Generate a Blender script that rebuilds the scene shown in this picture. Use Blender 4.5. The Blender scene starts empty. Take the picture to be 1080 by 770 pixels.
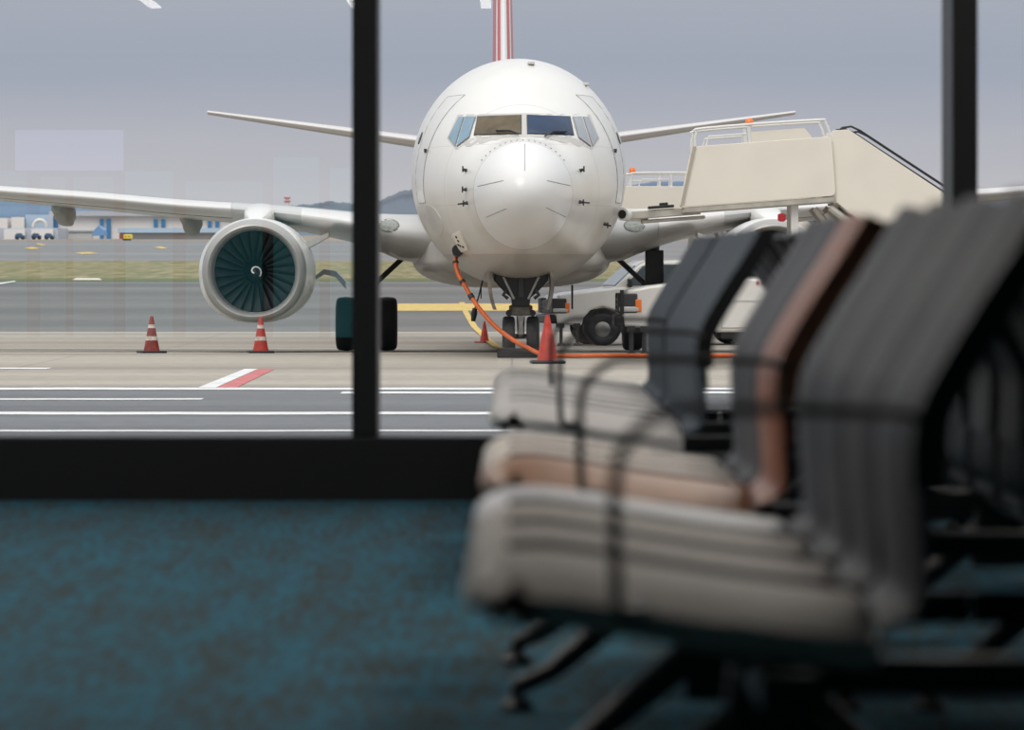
import bpy, bmesh, math, random
from mathutils import Vector, Matrix
from mathutils.bvhtree import BVHTree
random.seed(7)
PI = math.pi
COL = bpy.context.scene.collection
F, HX, HY, CZ = 4600.0, 540.0, 278.0, 0.846      # focal length in px, vanishing point, eye height

def P(px, py, Y):
    return Vector(((px - HX) / F * Y, Y, CZ + (HY - py) / F * Y))

GP = [(0, -.734), (75, -.734), (89.6, -.947), (97, -1.02), (116, -.97), (220, -.06), (330, 1.06), (600, 3.98), (700, 4.80), (1200, 8.5), (3200, 25)]
def gz(Y):
    for (a, za), (b, zb) in zip(GP, GP[1:]):
        if Y <= b:
            return za + (zb - za) * (Y - a) / (b - a)
    return GP[-1][1]
def G(px, py):
    """point of the ground seen at a pixel"""
    Y = 16.0
    while Y < 3000:
        if CZ - (py - HY) / F * Y <= gz(Y): break
        Y += .05 if Y < 150 else .5
    return Vector(((px - HX) / F * Y, Y, gz(Y)))

# ------------------------------------------------------------------ materials
MATS = {}
def mat(name, col, rough=.5, metal=0., noise=0., nscale=8., col2=None, coat=0., emit=0., spec=None, bump=0., sheen=0., stretch=None):
    if name in MATS: return MATS[name]
    m = bpy.data.materials.new(name); m.use_nodes = True
    nt = m.node_tree; b = nt.nodes['Principled BSDF']
    b.inputs['Base Color'].default_value = (*col, 1); b.inputs['Roughness'].default_value = rough
    b.inputs['Metallic'].default_value = metal; b.inputs['Coat Weight'].default_value = coat
    b.inputs['Coat Roughness'].default_value = .12
    if sheen: b.inputs['Sheen Weight'].default_value = sheen
    if spec is not None: b.inputs['Specular IOR Level'].default_value = spec
    if emit:
        b.inputs['Emission Color'].default_value = (*col, 1); b.inputs['Emission Strength'].default_value = emit
    if noise or col2 or bump:
        tc = nt.nodes.new('ShaderNodeTexCoord'); n = nt.nodes.new('ShaderNodeTexNoise')
        n.inputs['Scale'].default_value = nscale; n.inputs['Detail'].default_value = 6
        mp = nt.nodes.new('ShaderNodeMapping')
        if stretch: mp.inputs['Scale'].default_value = stretch
        nt.links.new(tc.outputs['Object'], mp.inputs[0]); nt.links.new(mp.outputs[0], n.inputs['Vector'])
        r = nt.nodes.new('ShaderNodeValToRGB')
        c2 = col2 or tuple(max(0, c * (1 - noise)) for c in col)
        r.color_ramp.elements[0].color = (*c2, 1); r.color_ramp.elements[1].color = (*col, 1)
        r.color_ramp.elements[0].position = .35; r.color_ramp.elements[1].position = .62
        nt.links.new(n.outputs['Fac'], r.inputs[0]); nt.links.new(r.outputs[0], b.inputs['Base Color'])
        if bump:
            bp = nt.nodes.new('ShaderNodeBump'); bp.inputs['Strength'].default_value = bump
            nt.links.new(n.outputs['Fac'], bp.inputs['Height']); nt.links.new(bp.outputs[0], b.inputs['Normal'])
    MATS[name] = m; return m

WHITE = mat('aircraft_white', (.70, .69, .665), .32, noise=.06, nscale=.8, coat=.4)
WINGW = mat('wing_grey_white', (.50, .495, .485), .35, noise=.1, nscale=1.2, coat=.3)
SLAT = mat('slat_metal', (.66, .64, .63), .32, metal=.35)
LIP = mat('intake_lip_metal', (.36, .345, .33), .35, metal=.4)
DUCT = mat('intake_duct', (.42, .42, .43), .45)
BLADE = mat('fan_blade_metal', (.05, .055, .06), .35, metal=.6)
BLACK = mat('black_satin', (.008, .008, .009), .45)
DARK = mat('dark_grey', (.035, .035, .037), .55, noise=.3, nscale=6)
TYRE = mat('tyre_rubber', (.022, .023, .025), .7, noise=.25, nscale=14)
STEEL = mat('gear_steel', (.42, .41, .38), .4, metal=.5, noise=.3, nscale=9)
RED = mat('fin_red', (.50, .035, .045), .35, coat=.3)
CREAM = mat('stairs_cream', (.80, .745, .65), .45, noise=.05, nscale=1.5)
CREAMD = mat('stairs_beam', (.50, .47, .41), .5, noise=.25, nscale=4)
RAIL = mat('rail_white', (.72, .71, .68), .4)
TRUCKW = mat('truck_white', (.72, .70, .66), .25, noise=.05, nscale=2, coat=.6)
CARGL = mat('vehicle_glass', (.02, .035, .04), .06, spec=.8)
ORANGE = mat('orange_rubber', (.80, .16, .03), .5, noise=.25, nscale=5)
AMBER = mat('amber_lens', (.85, .20, .04), .25)
REDL = mat('red_lens', (.45, .02, .03), .25)
CONER = mat('cone_red', (.50, .04, .022), .5, noise=.35, nscale=7)
CONED = mat('cone_dull_red', (.30, .035, .025), .6, noise=.5, nscale=7)
CONEW = mat('cone_band', (.62, .55, .50), .5, noise=.4, nscale=16)
YEL = mat('yellow_paint', (.62, .44, .13), .8, noise=.3, nscale=3)
WPAINT = mat('white_paint', (.72, .72, .72), .8, noise=.2, nscale=3)
RPAINT = mat('red_paint', (.55, .16, .16), .8, noise=.25, nscale=3)
LENS = mat('light_lens', (.26, .28, .25), .2, noise=.35, nscale=20)

# ------------------------------------------------------------------ mesh helpers
class MB:
    def __init__(s): s.bm = bmesh.new()
    def ring_loft(s, rings, cap=True, closed=True):
        vs = [[s.bm.verts.new(p) for p in r] for r in rings]
        n = len(rings[0])
        for a, b in zip(vs, vs[1:]):
            for i in range(n if closed else n - 1):
                j = (i + 1) % n
                try: s.bm.faces.new((a[i], a[j], b[j], b[i]))
                except ValueError: pass
        if cap and closed:
            for r in (vs[0], vs[-1]):
                try: s.bm.faces.new(r)
                except ValueError: pass
        return s
    def box(s, c, sz, M=None):
        hx, hy, hz = sz[0] / 2, sz[1] / 2, sz[2] / 2
        p = [Vector((x, y, z)) for x in (-hx, hx) for y in (-hy, hy) for z in (-hz, hz)]
        if M: p = [M @ q for q in p]
        v = [s.bm.verts.new(q + Vector(c)) for q in p]
        for f in ((0, 1, 3, 2), (4, 6, 7, 5), (0, 4, 5, 1), (2, 3, 7, 6), (0, 2, 6, 4), (1, 5, 7, 3)):
            s.bm.faces.new([v[i] for i in f])
        return s
    def tube(s, pts, r, n=10):
        pts = [Vector(p) for p in pts]; rs = r if isinstance(r, (list, tuple)) else [r] * len(pts)
        rings = []; up = None
        for i, p in enumerate(pts):
            d = (pts[min(i + 1, len(pts) - 1)] - pts[max(i - 1, 0)]).normalized()
            if up is None: up = Vector((0, 0, 1)) if abs(d.z) < .9 else Vector((0, 1, 0))
            u = (up - d * up.dot(d)).normalized(); up = u; w = d.cross(u)
            rings.append([p + (u * math.cos(t) + w * math.sin(t)) * rs[i] for t in [2 * PI * k / n for k in range(n)]])
        return s.ring_loft(rings)
    def prism(s, prof, axis, a, b):
        """closed 2D profile extruded along axis from a to b. axis y: prof is (x,z); axis x: (y,z); axis z: (x,y)"""
        f = {'y': lambda p, t: (p[0], t, p[1]), 'x': lambda p, t: (t, p[0], p[1]), 'z': lambda p, t: (p[0], p[1], t)}[axis]
        return s.ring_loft([[f(p, a) for p in prof], [f(p, b) for p in prof]])
    def lathe(s, prof, c, axis='y', n=40, cap=True):
        c = Vector(c); rings = []
        for t, r in prof:
            rg = []
            for k in range(n):
                a = 2 * PI * k / n; u, w = r * math.cos(a), r * math.sin(a)
                rg.append(c + Vector({'y': (u, t, w), 'x': (t, u, w), 'z': (u, w, t)}[axis]))
            rings.append(rg)
        return s.ring_loft(rings, cap)
    def poly(s, pts):
        s.bm.faces.new([s.bm.verts.new(p) for p in pts]); return s
    def build(s, name, m, parent=None, smooth=True, bevel=0, sub=0, angle=40):
        bm = s.bm
        bmesh.ops.remove_doubles(bm, verts=bm.verts, dist=1e-5)
        bmesh.ops.recalc_face_normals(bm, faces=bm.faces)
        me = bpy.data.meshes.new(name); bm.to_mesh(me); bm.free()
        o = bpy.data.objects.new(name, me); COL.objects.link(o)
        if m: me.materials.append(m)
        if smooth:
            me.polygons.foreach_set('use_smooth', [True] * len(me.polygons))
            me.set_sharp_from_angle(angle=math.radians(angle))
        if bevel:
            b = o.modifiers.new('bevel', 'BEVEL'); b.width = bevel; b.segments = 3; b.limit_method = 'ANGLE'; b.angle_limit = math.radians(35)
            b.harden_normals = False
        if sub:
            b = o.modifiers.new('sub', 'SUBSURF'); b.levels = sub; b.render_levels = sub
        if parent: o.parent = parent
        return o

def thing(name, label, cat, loc=(0, 0, 0), rz=0, group=None):
    o = bpy.data.objects.new(name, None); COL.objects.link(o)
    o.location = loc; o.rotation_euler = (0, 0, rz); o.empty_display_size = .3
    o['label'] = label; o['category'] = cat
    if group: o['group'] = group
    return o
def tag(o, label, cat, group=None):
    o['label'] = label; o['category'] = cat
    if group: o['group'] = group
    return o
def struct(o): o['kind'] = 'structure'; return o
def dup(root, loc, label):
    r = root.copy(); COL.objects.link(r); r.location = loc; r['label'] = label
    for ch in list(root.children):
        c = ch.copy(); COL.objects.link(c); c.parent = r
        for g in ch.children:
            d = g.copy(); COL.objects.link(d); d.parent = c
    return r

def pchip(xs, ys):
    n = len(xs); h = [xs[i + 1] - xs[i] for i in range(n - 1)]; d = [(ys[i + 1] - ys[i]) / h[i] for i in range(n - 1)]
    m = [d[0]] + [0 if d[i - 1] * d[i] <= 0 else 2 * d[i - 1] * d[i] / (d[i - 1] + d[i]) for i in range(1, n - 1)] + [d[-1]]
    def f(x):
        x = min(max(x, xs[0]), xs[-1]); i = 0
        while i < n - 2 and x > xs[i + 1]: i += 1
        t = (x - xs[i]) / h[i]
        return ((1 + 2 * t) * (1 - t) ** 2) * ys[i] + t * (1 - t) ** 2 * h[i] * m[i] + t * t * (3 - 2 * t) * ys[i + 1] + t * t * (t - 1) * h[i] * m[i + 1]
    return f

# ================================================================== AIRCRAFT
GND = -.734
plane = thing('airplane', 'large white twin-engine airliner parked nose-on on the apron, with a red and white tail fin', 'airplane', (.198, 70, GND), .0124)
PM = Matrix.Translation((.198, 70, GND)) @ Matrix.Rotation(.0124, 4, 'Z'); PI_ = PM.inverted()
def cam_local(px, py):
    o = PI_ @ Vector((0, 0, CZ)); t = PI_ @ P(px, py, 60.)
    return o, (t - o).normalized()

TB = [  # X, top, bottom, half width, z of widest, exponent
 (0, 2.72, 2.72, 0, 2.72), (.05, 2.905, 2.53, .185, 2.72), (.25, 3.13, 2.30, .40, 2.72), (.6, 3.34, 2.08, .585, 2.72), (1.0, 3.48, 1.92, .715, 2.73),
 (1.4, 3.585, 1.80, .82, 2.75), (1.9, 3.665, 1.66, .97, 2.77), (2.1, 3.73, 1.61, 1.03, 2.78), (2.6, 4.06, 1.50, 1.20, 2.80), (3.2, 4.39, 1.39, 1.39, 2.84),
 (4.0, 4.70, 1.29, 1.60, 2.92), (5.0, 4.97, 1.215, 1.77, 3.02), (6.0, 5.12, 1.175, 1.86, 3.10), (7.2, 5.20, 1.16, 1.895, 3.17), (9, 5.20, 1.16, 1.895, 3.20),
 (26, 5.20, 1.16, 1.895, 3.20), (29, 5.19, 1.40, 1.80, 3.3), (32, 5.13, 2.05, 1.50, 3.6), (35, 5.0, 2.95, 1.0, 4.0), (37.5, 4.85, 3.75, .5, 4.3), (38.6, 4.68, 4.1, .22, 4.4)]
ts = [math.sqrt(r[0]) for r in TB]
f_t, f_b, f_w, f_c = [pchip(ts, [r[k] for r in TB]) for k in (1, 2, 3, 4)]
NS = 112
def fus_ring(X):
    t = math.sqrt(X); zt, zb, w, zc = f_t(t), f_b(t), f_w(t), f_c(t); out = []
    for k in range(NS):
        a = 2 * PI * k / NS; c, s = math.cos(a), math.sin(a)
        out.append(Vector((w * c, X, zc + ((zt - zc) if s > 0 else (zc - zb)) * s)))
    return out
mb = MB(); xs = [(i / 40 * math.sqrt(8)) ** 2 for i in range(1, 41)]
xs = [.004] + xs + [9 + i for i in range(0, 30)] + [38.6]
mb.ring_loft([fus_ring(x) for x in xs])
# fuselage paint: white, grey belly, radome seam
fm = mat('fuselage_paint', (.82, .81, .79), .28, coat=.35); nt = fm.node_tree; bs = nt.nodes['Principled BSDF']; bs.inputs['Coat Roughness'].default_value = .32
tc = nt.nodes.new('ShaderNodeTexCoord'); sp = nt.nodes.new('ShaderNodeSeparateXYZ'); nt.links.new(tc.outputs['Object'], sp.inputs[0])
def mth(op, a, b=None, c=None):
    n = nt.nodes.new('ShaderNodeMath'); n.operation = op
    for i, v in enumerate((a, b, c)):
        if v is None: continue
        if isinstance(v, (int, float)): n.inputs[i].default_value = v
        else: nt.links.new(v, n.inputs[i])
    return n.outputs[0]
def mixc(fac, a, b):
    n = nt.nodes.new('ShaderNodeMix'); n.data_type = 'RGBA'; nt.links.new(fac, n.inputs['Factor'])
    for v, i in ((a, 6), (b, 7)):
        if isinstance(v, tuple): n.inputs[i].default_value = (*v, 1)
        else: nt.links.new(v, n.inputs[i])
    return n.outputs[2]
nz = nt.nodes.new('ShaderNodeTexNoise'); nz.inputs['Scale'].default_value = .9; nz.inputs['Detail'].default_value = 7; nt.links.new(tc.outputs['Object'], nz.inputs['Vector'])
dirt = mth('MULTIPLY', mth('SUBTRACT', nz.outputs['Fac'], .45), .9); dirt = nt.nodes[-1].outputs[0] if False else dirt
base = mixc(mth('MAXIMUM', dirt, 0), (.715, .70, .675), (.56, .525, .475))
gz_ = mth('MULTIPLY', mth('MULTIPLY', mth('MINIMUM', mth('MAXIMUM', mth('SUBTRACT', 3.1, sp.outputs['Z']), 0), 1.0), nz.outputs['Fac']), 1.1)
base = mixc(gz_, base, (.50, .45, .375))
rad = mth('LESS_THAN', sp.outputs['Y'], 1.37)
base = mixc(mth('MULTIPLY', rad, .75), base, (.74, .735, .73))
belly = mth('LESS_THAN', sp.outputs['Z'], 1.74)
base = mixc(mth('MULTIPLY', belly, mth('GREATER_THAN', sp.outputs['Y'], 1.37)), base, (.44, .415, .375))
seam = mth('LESS_THAN', mth('ABSOLUTE', mth('SUBTRACT', sp.outputs['Y'], 1.37)), .009)
for sz in (2.55, 3.55): seam = mth('MAXIMUM', seam, mth('MULTIPLY', mth('MULTIPLY', mth('LESS_THAN', mth('ABSOLUTE', mth('SUBTRACT', sp.outputs['Z'], sz)), .005), .35), mth('GREATER_THAN', sp.outputs['Y'], 1.6)))
for sy in (2.9, 5.9, 7.9, 10.2): seam = mth('MAXIMUM', seam, mth('MULTIPLY', mth('LESS_THAN', mth('ABSOLUTE', mth('SUBTRACT', sp.outputs['Y'], sy)), .008), .5))
base = mixc(mth('MULTIPLY', seam, .8), base, (.16, .15, .14))
nt.links.new(base, bs.inputs['Base Color'])
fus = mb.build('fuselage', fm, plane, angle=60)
BV = BVHTree.FromPolygons([v.co[:] for v in fus.data.vertices], [p.vertices[:] for p in fus.data.polygons])
def hit(px, py, bv=None):
    o, d = cam_local(px, py); h = (bv or BV).ray_cast(o, d)
    if h[0] is None: return None
    n = h[1]; n = -n if n.dot(d) > 0 else n
    return h[0], n
def hit_safe(px, py, cx, cy, bv=None):
    for k in range(20):
        h = hit(px, py, bv)
        if h: return h
        px += (cx - px) * .06; py += (cy - py) * .06
    return None
def patch(name, poly, off, m, parent, bv=None, seg=6, rings=5):
    """a thin plate lying on the aircraft skin"""
    cx = sum(p[0] for p in poly) / len(poly); cy = sum(p[1] for p in poly) / len(poly)
    bd = []
    for i, p in enumerate(poly):
        q = poly[(i + 1) % len(poly)]
        for k in range(seg): bd.append((p[0] + (q[0] - p[0]) * k / seg, p[1] + (q[1] - p[1]) * k / seg))
    R = []
    h0 = hit_safe(cx, cy, cx, cy, bv)
    for r in range(1, rings + 1):
        ring = []
        for b in bd:
            h = hit_safe(cx + (b[0] - cx) * r / rings, cy + (b[1] - cy) * r / rings, cx, cy, bv)
            ring.append(h[0] + h[1] * off)
        R.append(ring)
    skirt = []
    for b in bd:
        h = hit_safe(b[0], b[1], cx, cy, bv); skirt.append(h[0] - h[1] * .01)
    R.append(skirt)
    g = MB(); c = g.bm.verts.new(h0[0] + h0[1] * off); vs = [[g.bm.verts.new(p) for p in r] for r in R]; n = len(bd)
    for i in range(n): g.bm.faces.new((c, vs[0][i], vs[0][(i + 1) % n]))
    for a, b in zip(vs, vs[1:]):
        for i in range(n): g.bm.faces.new((a[i], a[(i + 1) % n], b[(i + 1) % n], b[i]))
    return g.build(name, m, parent, angle=50)
def skin_line(g, pts, r, off=0., bv=None, sub=6):
    out = []
    for a, b in zip(pts, pts[1:]):
        for k in range(sub + (b is pts[-1])):
            h = hit(a[0] + (b[0] - a[0]) * k / sub, a[1] + (b[1] - a[1]) * k / sub, bv)
            if h: out.append(h[0] + h[1] * off)
    if len(out) > 1: g.tube(out, r, 6)
def grow(poly, d):
    cx = sum(p[0] for p in poly) / len(poly); cy = sum(p[1] for p in poly) / len(poly); out = []
    for x, y in poly:
        l = math.hypot(x - cx, y - cy); out.append((x + (x - cx) / l * d, y + (y - cy) / l * d * 1.0))
    return out
GL1 = mat('windscreen_bronze_reflection', (.135, .10, .055), .2, noise=.45, nscale=3, spec=.2)  # bronze and blue reflections are put into the windscreen base colours
GL2 = mat('windscreen_blue_reflection', (.014, .040, .10), .15, noise=.3, nscale=3, spec=.2)
GL3 = mat('side_pane_blue_reflection', (.20, .32, .42), .2, noise=.15, nscale=3, spec=.3)  # side panes carry the reflected sky in their base colour
GL4 = mat('side_pane_grey_reflection', (.33, .36, .40), .2, noise=.12, nscale=3, spec=.3)
GASK = mat('window_gasket', (.05, .05, .05), .5)
FRMD = mat('side_gasket', (.22, .20, .18), .5)
FRM = mat('window_surround', (.50, .48, .45), .4)
panes = [([(505, 123.5), (549, 122), (549, 141.5), (501, 142.5)], GL1, 'windscreen pane with a painted bronze reflection'),
         ([(556.5, 122), (600, 123.5), (604, 142.5), (557, 141.5)], GL2, 'windscreen pane with a painted deep blue reflection'),
         ([(491, 124), (501.5, 124), (495, 145), (482.5, 154.5)], GL3, 'side window with a painted pale blue sky reflection'),
         ([(484, 124.5), (489.5, 124), (480.5, 154), (474, 145)], GL3, 'side window with a painted pale blue sky reflection'),
         ([(604, 124), (613, 124), (622.5, 154.5), (610, 145)], GL4, 'side window with a painted pale grey sky reflection'),
         ([(615, 124), (620.5, 124.5), (630, 145), (624.5, 154)], GL4, 'side window with a painted pale grey sky reflection')]
patch('cockpit_surround', [(483, 121), (553, 119.5), (622, 121), (632, 146), (624, 158), (607, 146), (553, 144.5), (498, 146), (481, 158), (471.5, 146)], .006, FRM, plane, seg=5)
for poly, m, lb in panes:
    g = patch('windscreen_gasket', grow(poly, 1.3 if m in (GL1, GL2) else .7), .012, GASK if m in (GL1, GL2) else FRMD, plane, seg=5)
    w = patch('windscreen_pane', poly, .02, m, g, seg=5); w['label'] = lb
for pts in ([(547, 144), (539, 140.5), (524, 140)], [(574, 146), (582, 141), (596, 140.5)]):
    g = MB(); skin_line(g, pts, .016, .045); g.build('wiper', BLACK, plane)
# lightning strips on the radome
for pts in ([(553.5, 152), (553.5, 180)], [(504, 196.5), (531, 190.5)], [(577, 190.5), (602, 196)], [(513, 229), (534, 220)], [(576, 219), (597, 229)]):
    g = MB(); skin_line(g, pts, .006, .002); g.build('lightning_strip', mat('strip_grey', (.25, .24, .23), .5), plane)
# screws round the radome top
LM = mat('latch_grey', (.35, .34, .32), .5)
for k in range(17):
    a = math.radians(38 + k * 6.5); X = 1.50; t = math.sqrt(X)
    p = Vector((f_w(t) * math.cos(a), X, f_c(t) + (f_t(t) - f_c(t)) * math.sin(a)))
    MB().box(p, (.03, .03, .02)).build('latch', LM, plane)
# probes
for px, py, s, w in ((492, 180, 1, .05), (492, 200, 1, .05), (493, 214, -1, .09), (612, 180, -1, .06), (611, 213, 1, .1), (637, 236, 1, .05)):
    h = hit(px, py); g = MB(); p, n = h
    g.tube([p - n * .01, p + n * .06], [.035, .02], 8); e = p + n * .07
    g.tube([e, e + Vector((s * w, -.06, -.01))], .014, 6); g.tube([e + Vector((0, 0, -.05)), e + Vector((0, 0, .05))], .014, 6)
    g.build('pitot_probe', DARK, plane)
# oval access panels low on the cheeks
SEAM = mat('seam_grey', (.22, .21, .20), .6)
# doors on both sides: thin plate and seam
def side_hit(y, z, s):
    h = BV.ray_cast(Vector((s * 4, y, z)), Vector((-s, 0, 0))); n = h[1]; n = -n if n.x * s < 0 else n
    return h[0], n
def side_plate(name, y0, y1, z0, z1, s, lab=None):
    R = []
    for i in range(7):
        row = []
        for j in range(9):
            p, n = side_hit(y0 + (y1 - y0) * i / 6, z0 + (z1 - z0) * j / 8, s); row.append(p + n * .008)
        R.append(row)
    g = MB(); g.ring_loft(R, cap=False, closed=False); d = g.build(name, WHITE, plane)
    q = MB(); path = [(y0 + (y1 - y0) * k / 6, z0) for k in range(7)] + [(y1, z0 + (z1 - z0) * k / 10) for k in range(1, 11)] + \
        [(y1 - (y1 - y0) * k / 6, z1) for k in range(1, 7)] + [(y0, z1 - (z1 - z0) * k / 10) for k in range(1, 11)]
    q.tube([side_hit(a, b, s)[0] + side_hit(a, b, s)[1] * .006 for a, b in path], .006, 6)
    q.build('door_seam', mat('door_seam_grey', (.30, .29, .28), .6), d)
    return d
for s in (-1, 1):
    d = side_plate('cabin_door', 4.25, 5.15, 2.62, 4.45, s)
    p, n = side_hit(4.4, 3.5, s); q = MB(); q.box(p + n * .02, (.04, .16, .06)); q.build('door_handle', DARK, d)
    p, n = side_hit(5.5, 3.75, s); q = MB(); q.tube([p - n * .01, p + n * .012], .11, 14); q.build('sensor_disc', DARK, plane)
# bulged cheek ovals (air-conditioning access)
for cx, cy, rx, ry, tilt in ((457, 232, 8, 17, -.45),):
    ov = [(cx + rx * math.cos(a) * math.cos(tilt) - ry * math.sin(a) * math.sin(tilt), cy + rx * math.cos(a) * math.sin(tilt) + ry * math.sin(a) * math.cos(tilt)) for a in [2 * PI * k / 24 for k in range(24)]]
    patch('access_panel', ov, .006, mat('panel_shade', (.60, .575, .53), .35, coat=.4), plane, seg=1, rings=4)
# external power socket plate
pw = patch('power_panel', [(478, 247), (486, 243.5), (495, 262), (487, 266)], .03, CREAM, plane, seg=4)
for px, py in ((483, 249), (485, 253), (487, 258), (490, 259), (485, 257)):
    h = hit(px, py); g = MB(); g.tube([h[0], h[0] + h[1] * .045], .022, 8); g.build('socket', BLACK, pw)
# small lights, antenna
for px, py in ((560, 56 + 12), (617, 90)):
    h = hit_safe(px, py, 547, 180); g = MB(); g.box(h[0] + h[1] * .02, (.12, .3, .05)); g.build('antenna', mat('antenna_grey', (.55, .54, .52), .5), plane, bevel=.015)
g = MB(); g.prism([(4.6, 1.23), (5.0, 1.23), (4.9, .98), (4.75, .98)], 'x', -.68, -.66); g.build('blade_antenna', DARK, plane)
g = MB(); g.prism([(6.6, 1.2), (6.9, 1.2), (6.8, .78), (6.7, .78)], 'x', .93, .96); g.build('blade_antenna', DARK, plane)

# wing-body fairing
mb = MB(); R = []
for i in range(25):
    u = i / 24; X = 10.3 + 15 * u; k = math.sin(PI * min(1, max(0.02, u))) ** .38 if 0 < u < 1 else .12
    ring = []
    for j in range(48):
        a = 2 * PI * j / 48; c, s = math.cos(a), math.sin(a); e = .72
        ring.append((2.0 * k * math.copysign(abs(c) ** e, c), X, 1.78 + (.69 * k if s < 0 else .72 * k) * math.copysign(abs(s) ** e, s)))
    R.append(ring)
mb.ring_loft(R).build('belly_fairing', mat('fairing_grey', (.52, .50, .465), .4, noise=.15, nscale=1.5, coat=.3), plane, angle=60)

# lifting surfaces
def yt(u): return 1.0 * (.2969 * math.sqrt(max(u, 0)) - .1260 * u - .3516 * u * u + .2843 * u ** 3 - .1036 * u ** 4) * 5 * .999
def section(u0, u1, n=22):
    us = [u0 + (u1 - u0) * (.5 - .5 * math.cos(PI * k / n)) for k in range(n + 1)]
    return us
def loft_wing(stations, side, u0=0., u1=1., grow_t=1., d=0., dirn='h', inc=.035, fine=1):
    """stations: lateral, X of leading edge, z centre, chord, thickness"""
    keys = list(zip(*stations)); L = keys[0]; fs = [pchip(L, k) for k in keys[1:]]
    n = max(2, int((L[-1] - L[0]) / .5 * fine)); R = []
    for i in range(n + 1):
        lat = L[0] + (L[-1] - L[0]) * i / n; xl, zc, ch, t = [f(lat) for f in fs]
        us = section(u0, u1); pts = [(u, yt(u)) for u in reversed(us)] + [(u, -yt(u)) for u in (us[1:] if u0 == 0 else us)]
        ring = []
        for u, y in pts:
            X = xl - d + u * (ch + d); w = y * t * grow_t
            if dirn == 'h': ring.append((side * lat, X, zc + w - inc * ch * (u - .1)))
            else: ring.append((w, X, lat))
        R.append(ring)
    return MB().ring_loft(R)
WS = [(1.2, 13.0, 2.08, 8.0, 1.0), (2.0, 13.4, 2.12, 7.5, .92), (3.1, 14.0, 2.34, 6.8, .58), (4.5, 14.7, 2.54, 6.0, .43), (5.5, 15.3, 2.63, 5.2, .37), (6.5, 15.8, 2.70, 4.8, .36), (8.3, 16.7, 2.87, 4.2, .34), (10.2, 17.7, 3.02, 3.6, .30), (17.1, 21.3, 3.70, 1.5, .14)]
for s in (-1, 1):
    w = loft_wing(WS, s).build('wing', WINGW, plane, angle=50)
    loft_wing([q for q in WS if q[0] >= 5.5], s, 0, .10, 1.05, .03).build('slat', SLAT, w, angle=50)
    loft_wing([q for q in WS if q[0] >= 5.5], s, .10, .118, 1.045, .0).build('slat_gap', DARK, w)
    loft_wing([(2.80, *[pchip([q[0] for q in WS], [q[k] for q in WS])(2.80) for k in (1, 2, 3, 4)]), WS[2], (4.1, *[pchip([q[0] for q in WS], [q[k] for q in WS])(4.1) for k in (1, 2, 3, 4)])], s, 0, .07, 1.04, .02).build('leading_edge_panel', SLAT, w, angle=50)
    bvw = BVHTree.FromPolygons([v.co[:] for v in w.data.vertices], [p.vertices[:] for p in w.data.polygons])
    cx = 410 if s < 0 else 669
    ov = [(cx + 10 * math.cos(a), 238 + 5.6 * math.sin(a) - .12 * s * 0) for a in [2 * PI * k / 24 for k in range(24)]]
    r = patch('landing_light_rim', grow(ov, 1.5), .004, mat('rim_grey', (.12, .12, .12), .5), w, bvw, seg=1, rings=4)
    patch('landing_light', ov, .010, LENS, w, bvw, seg=1, rings=4)
    # flap track fairings
    for lat, X0, zt_, ht in ((9.2, 18.6, 2.86, .44), (6.5, 17.4, 2.70, .50)):
        R = []
        for i in range(13):
            u = i / 12; k = (math.sin(PI * (u * .9 + .05))) ** .5; zc = zt_ - .05 - ht * .5 * (.3 + .7 * u) - .1 * u
            R.append([(s * lat + .215 * k * math.copysign(abs(math.cos(a)) ** .55, math.cos(a)) * (1 - .25 * (math.sin(a) < 0)), X0 + 3.1 * u, zc + (ht * .52) * k * math.copysign(abs(math.sin(a)) ** .6, math.sin(a))) for a in [2 * PI * j / 28 for j in range(28)]])
        MB().ring_loft(R).build('flap_fairing', mat('flap_fairing_grey', (.36, .35, .32), .5, noise=.2, nscale=2), w, angle=50)
    SS = [(.5, 31.6, 4.24, 4.0, .36), (2.2, 32.7, 4.50, 3.4, .29), (7.17, 36.3, 5.27, 1.3, .10)]
    t = loft_wing(SS, s, inc=.0).build('stabilizer', WINGW, plane, angle=50)
    loft_wing(SS, s, 0, .08, 1.05, .02, inc=0).build('stabilizer_edge', SLAT, t, angle=50)
FS = [(4.6, 29.3, 0, 7.6, .52), (6.5, 31.2, 0, 6.2, .49), (12.4, 36.2, 0, 2.5, .24)]
fin = loft_wing(FS, 1, dirn='v').build('tail_fin', RED, plane, angle=50)
loft_wing(FS, 1, 0, .012, 1.03, .02, dirn='v').build('fin_leading_edge', mat('fin_edge', (.62, .62, .62), .35, metal=.3), fin, angle=50)
R = []
for ua, ub in ((.055, .075),):
    loft_wing(FS, 1, ua, ub, 1.03, 0, dirn='v').build('fin_stripe', mat('stripe_white', (.75, .74, .72), .4), fin)

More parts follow.
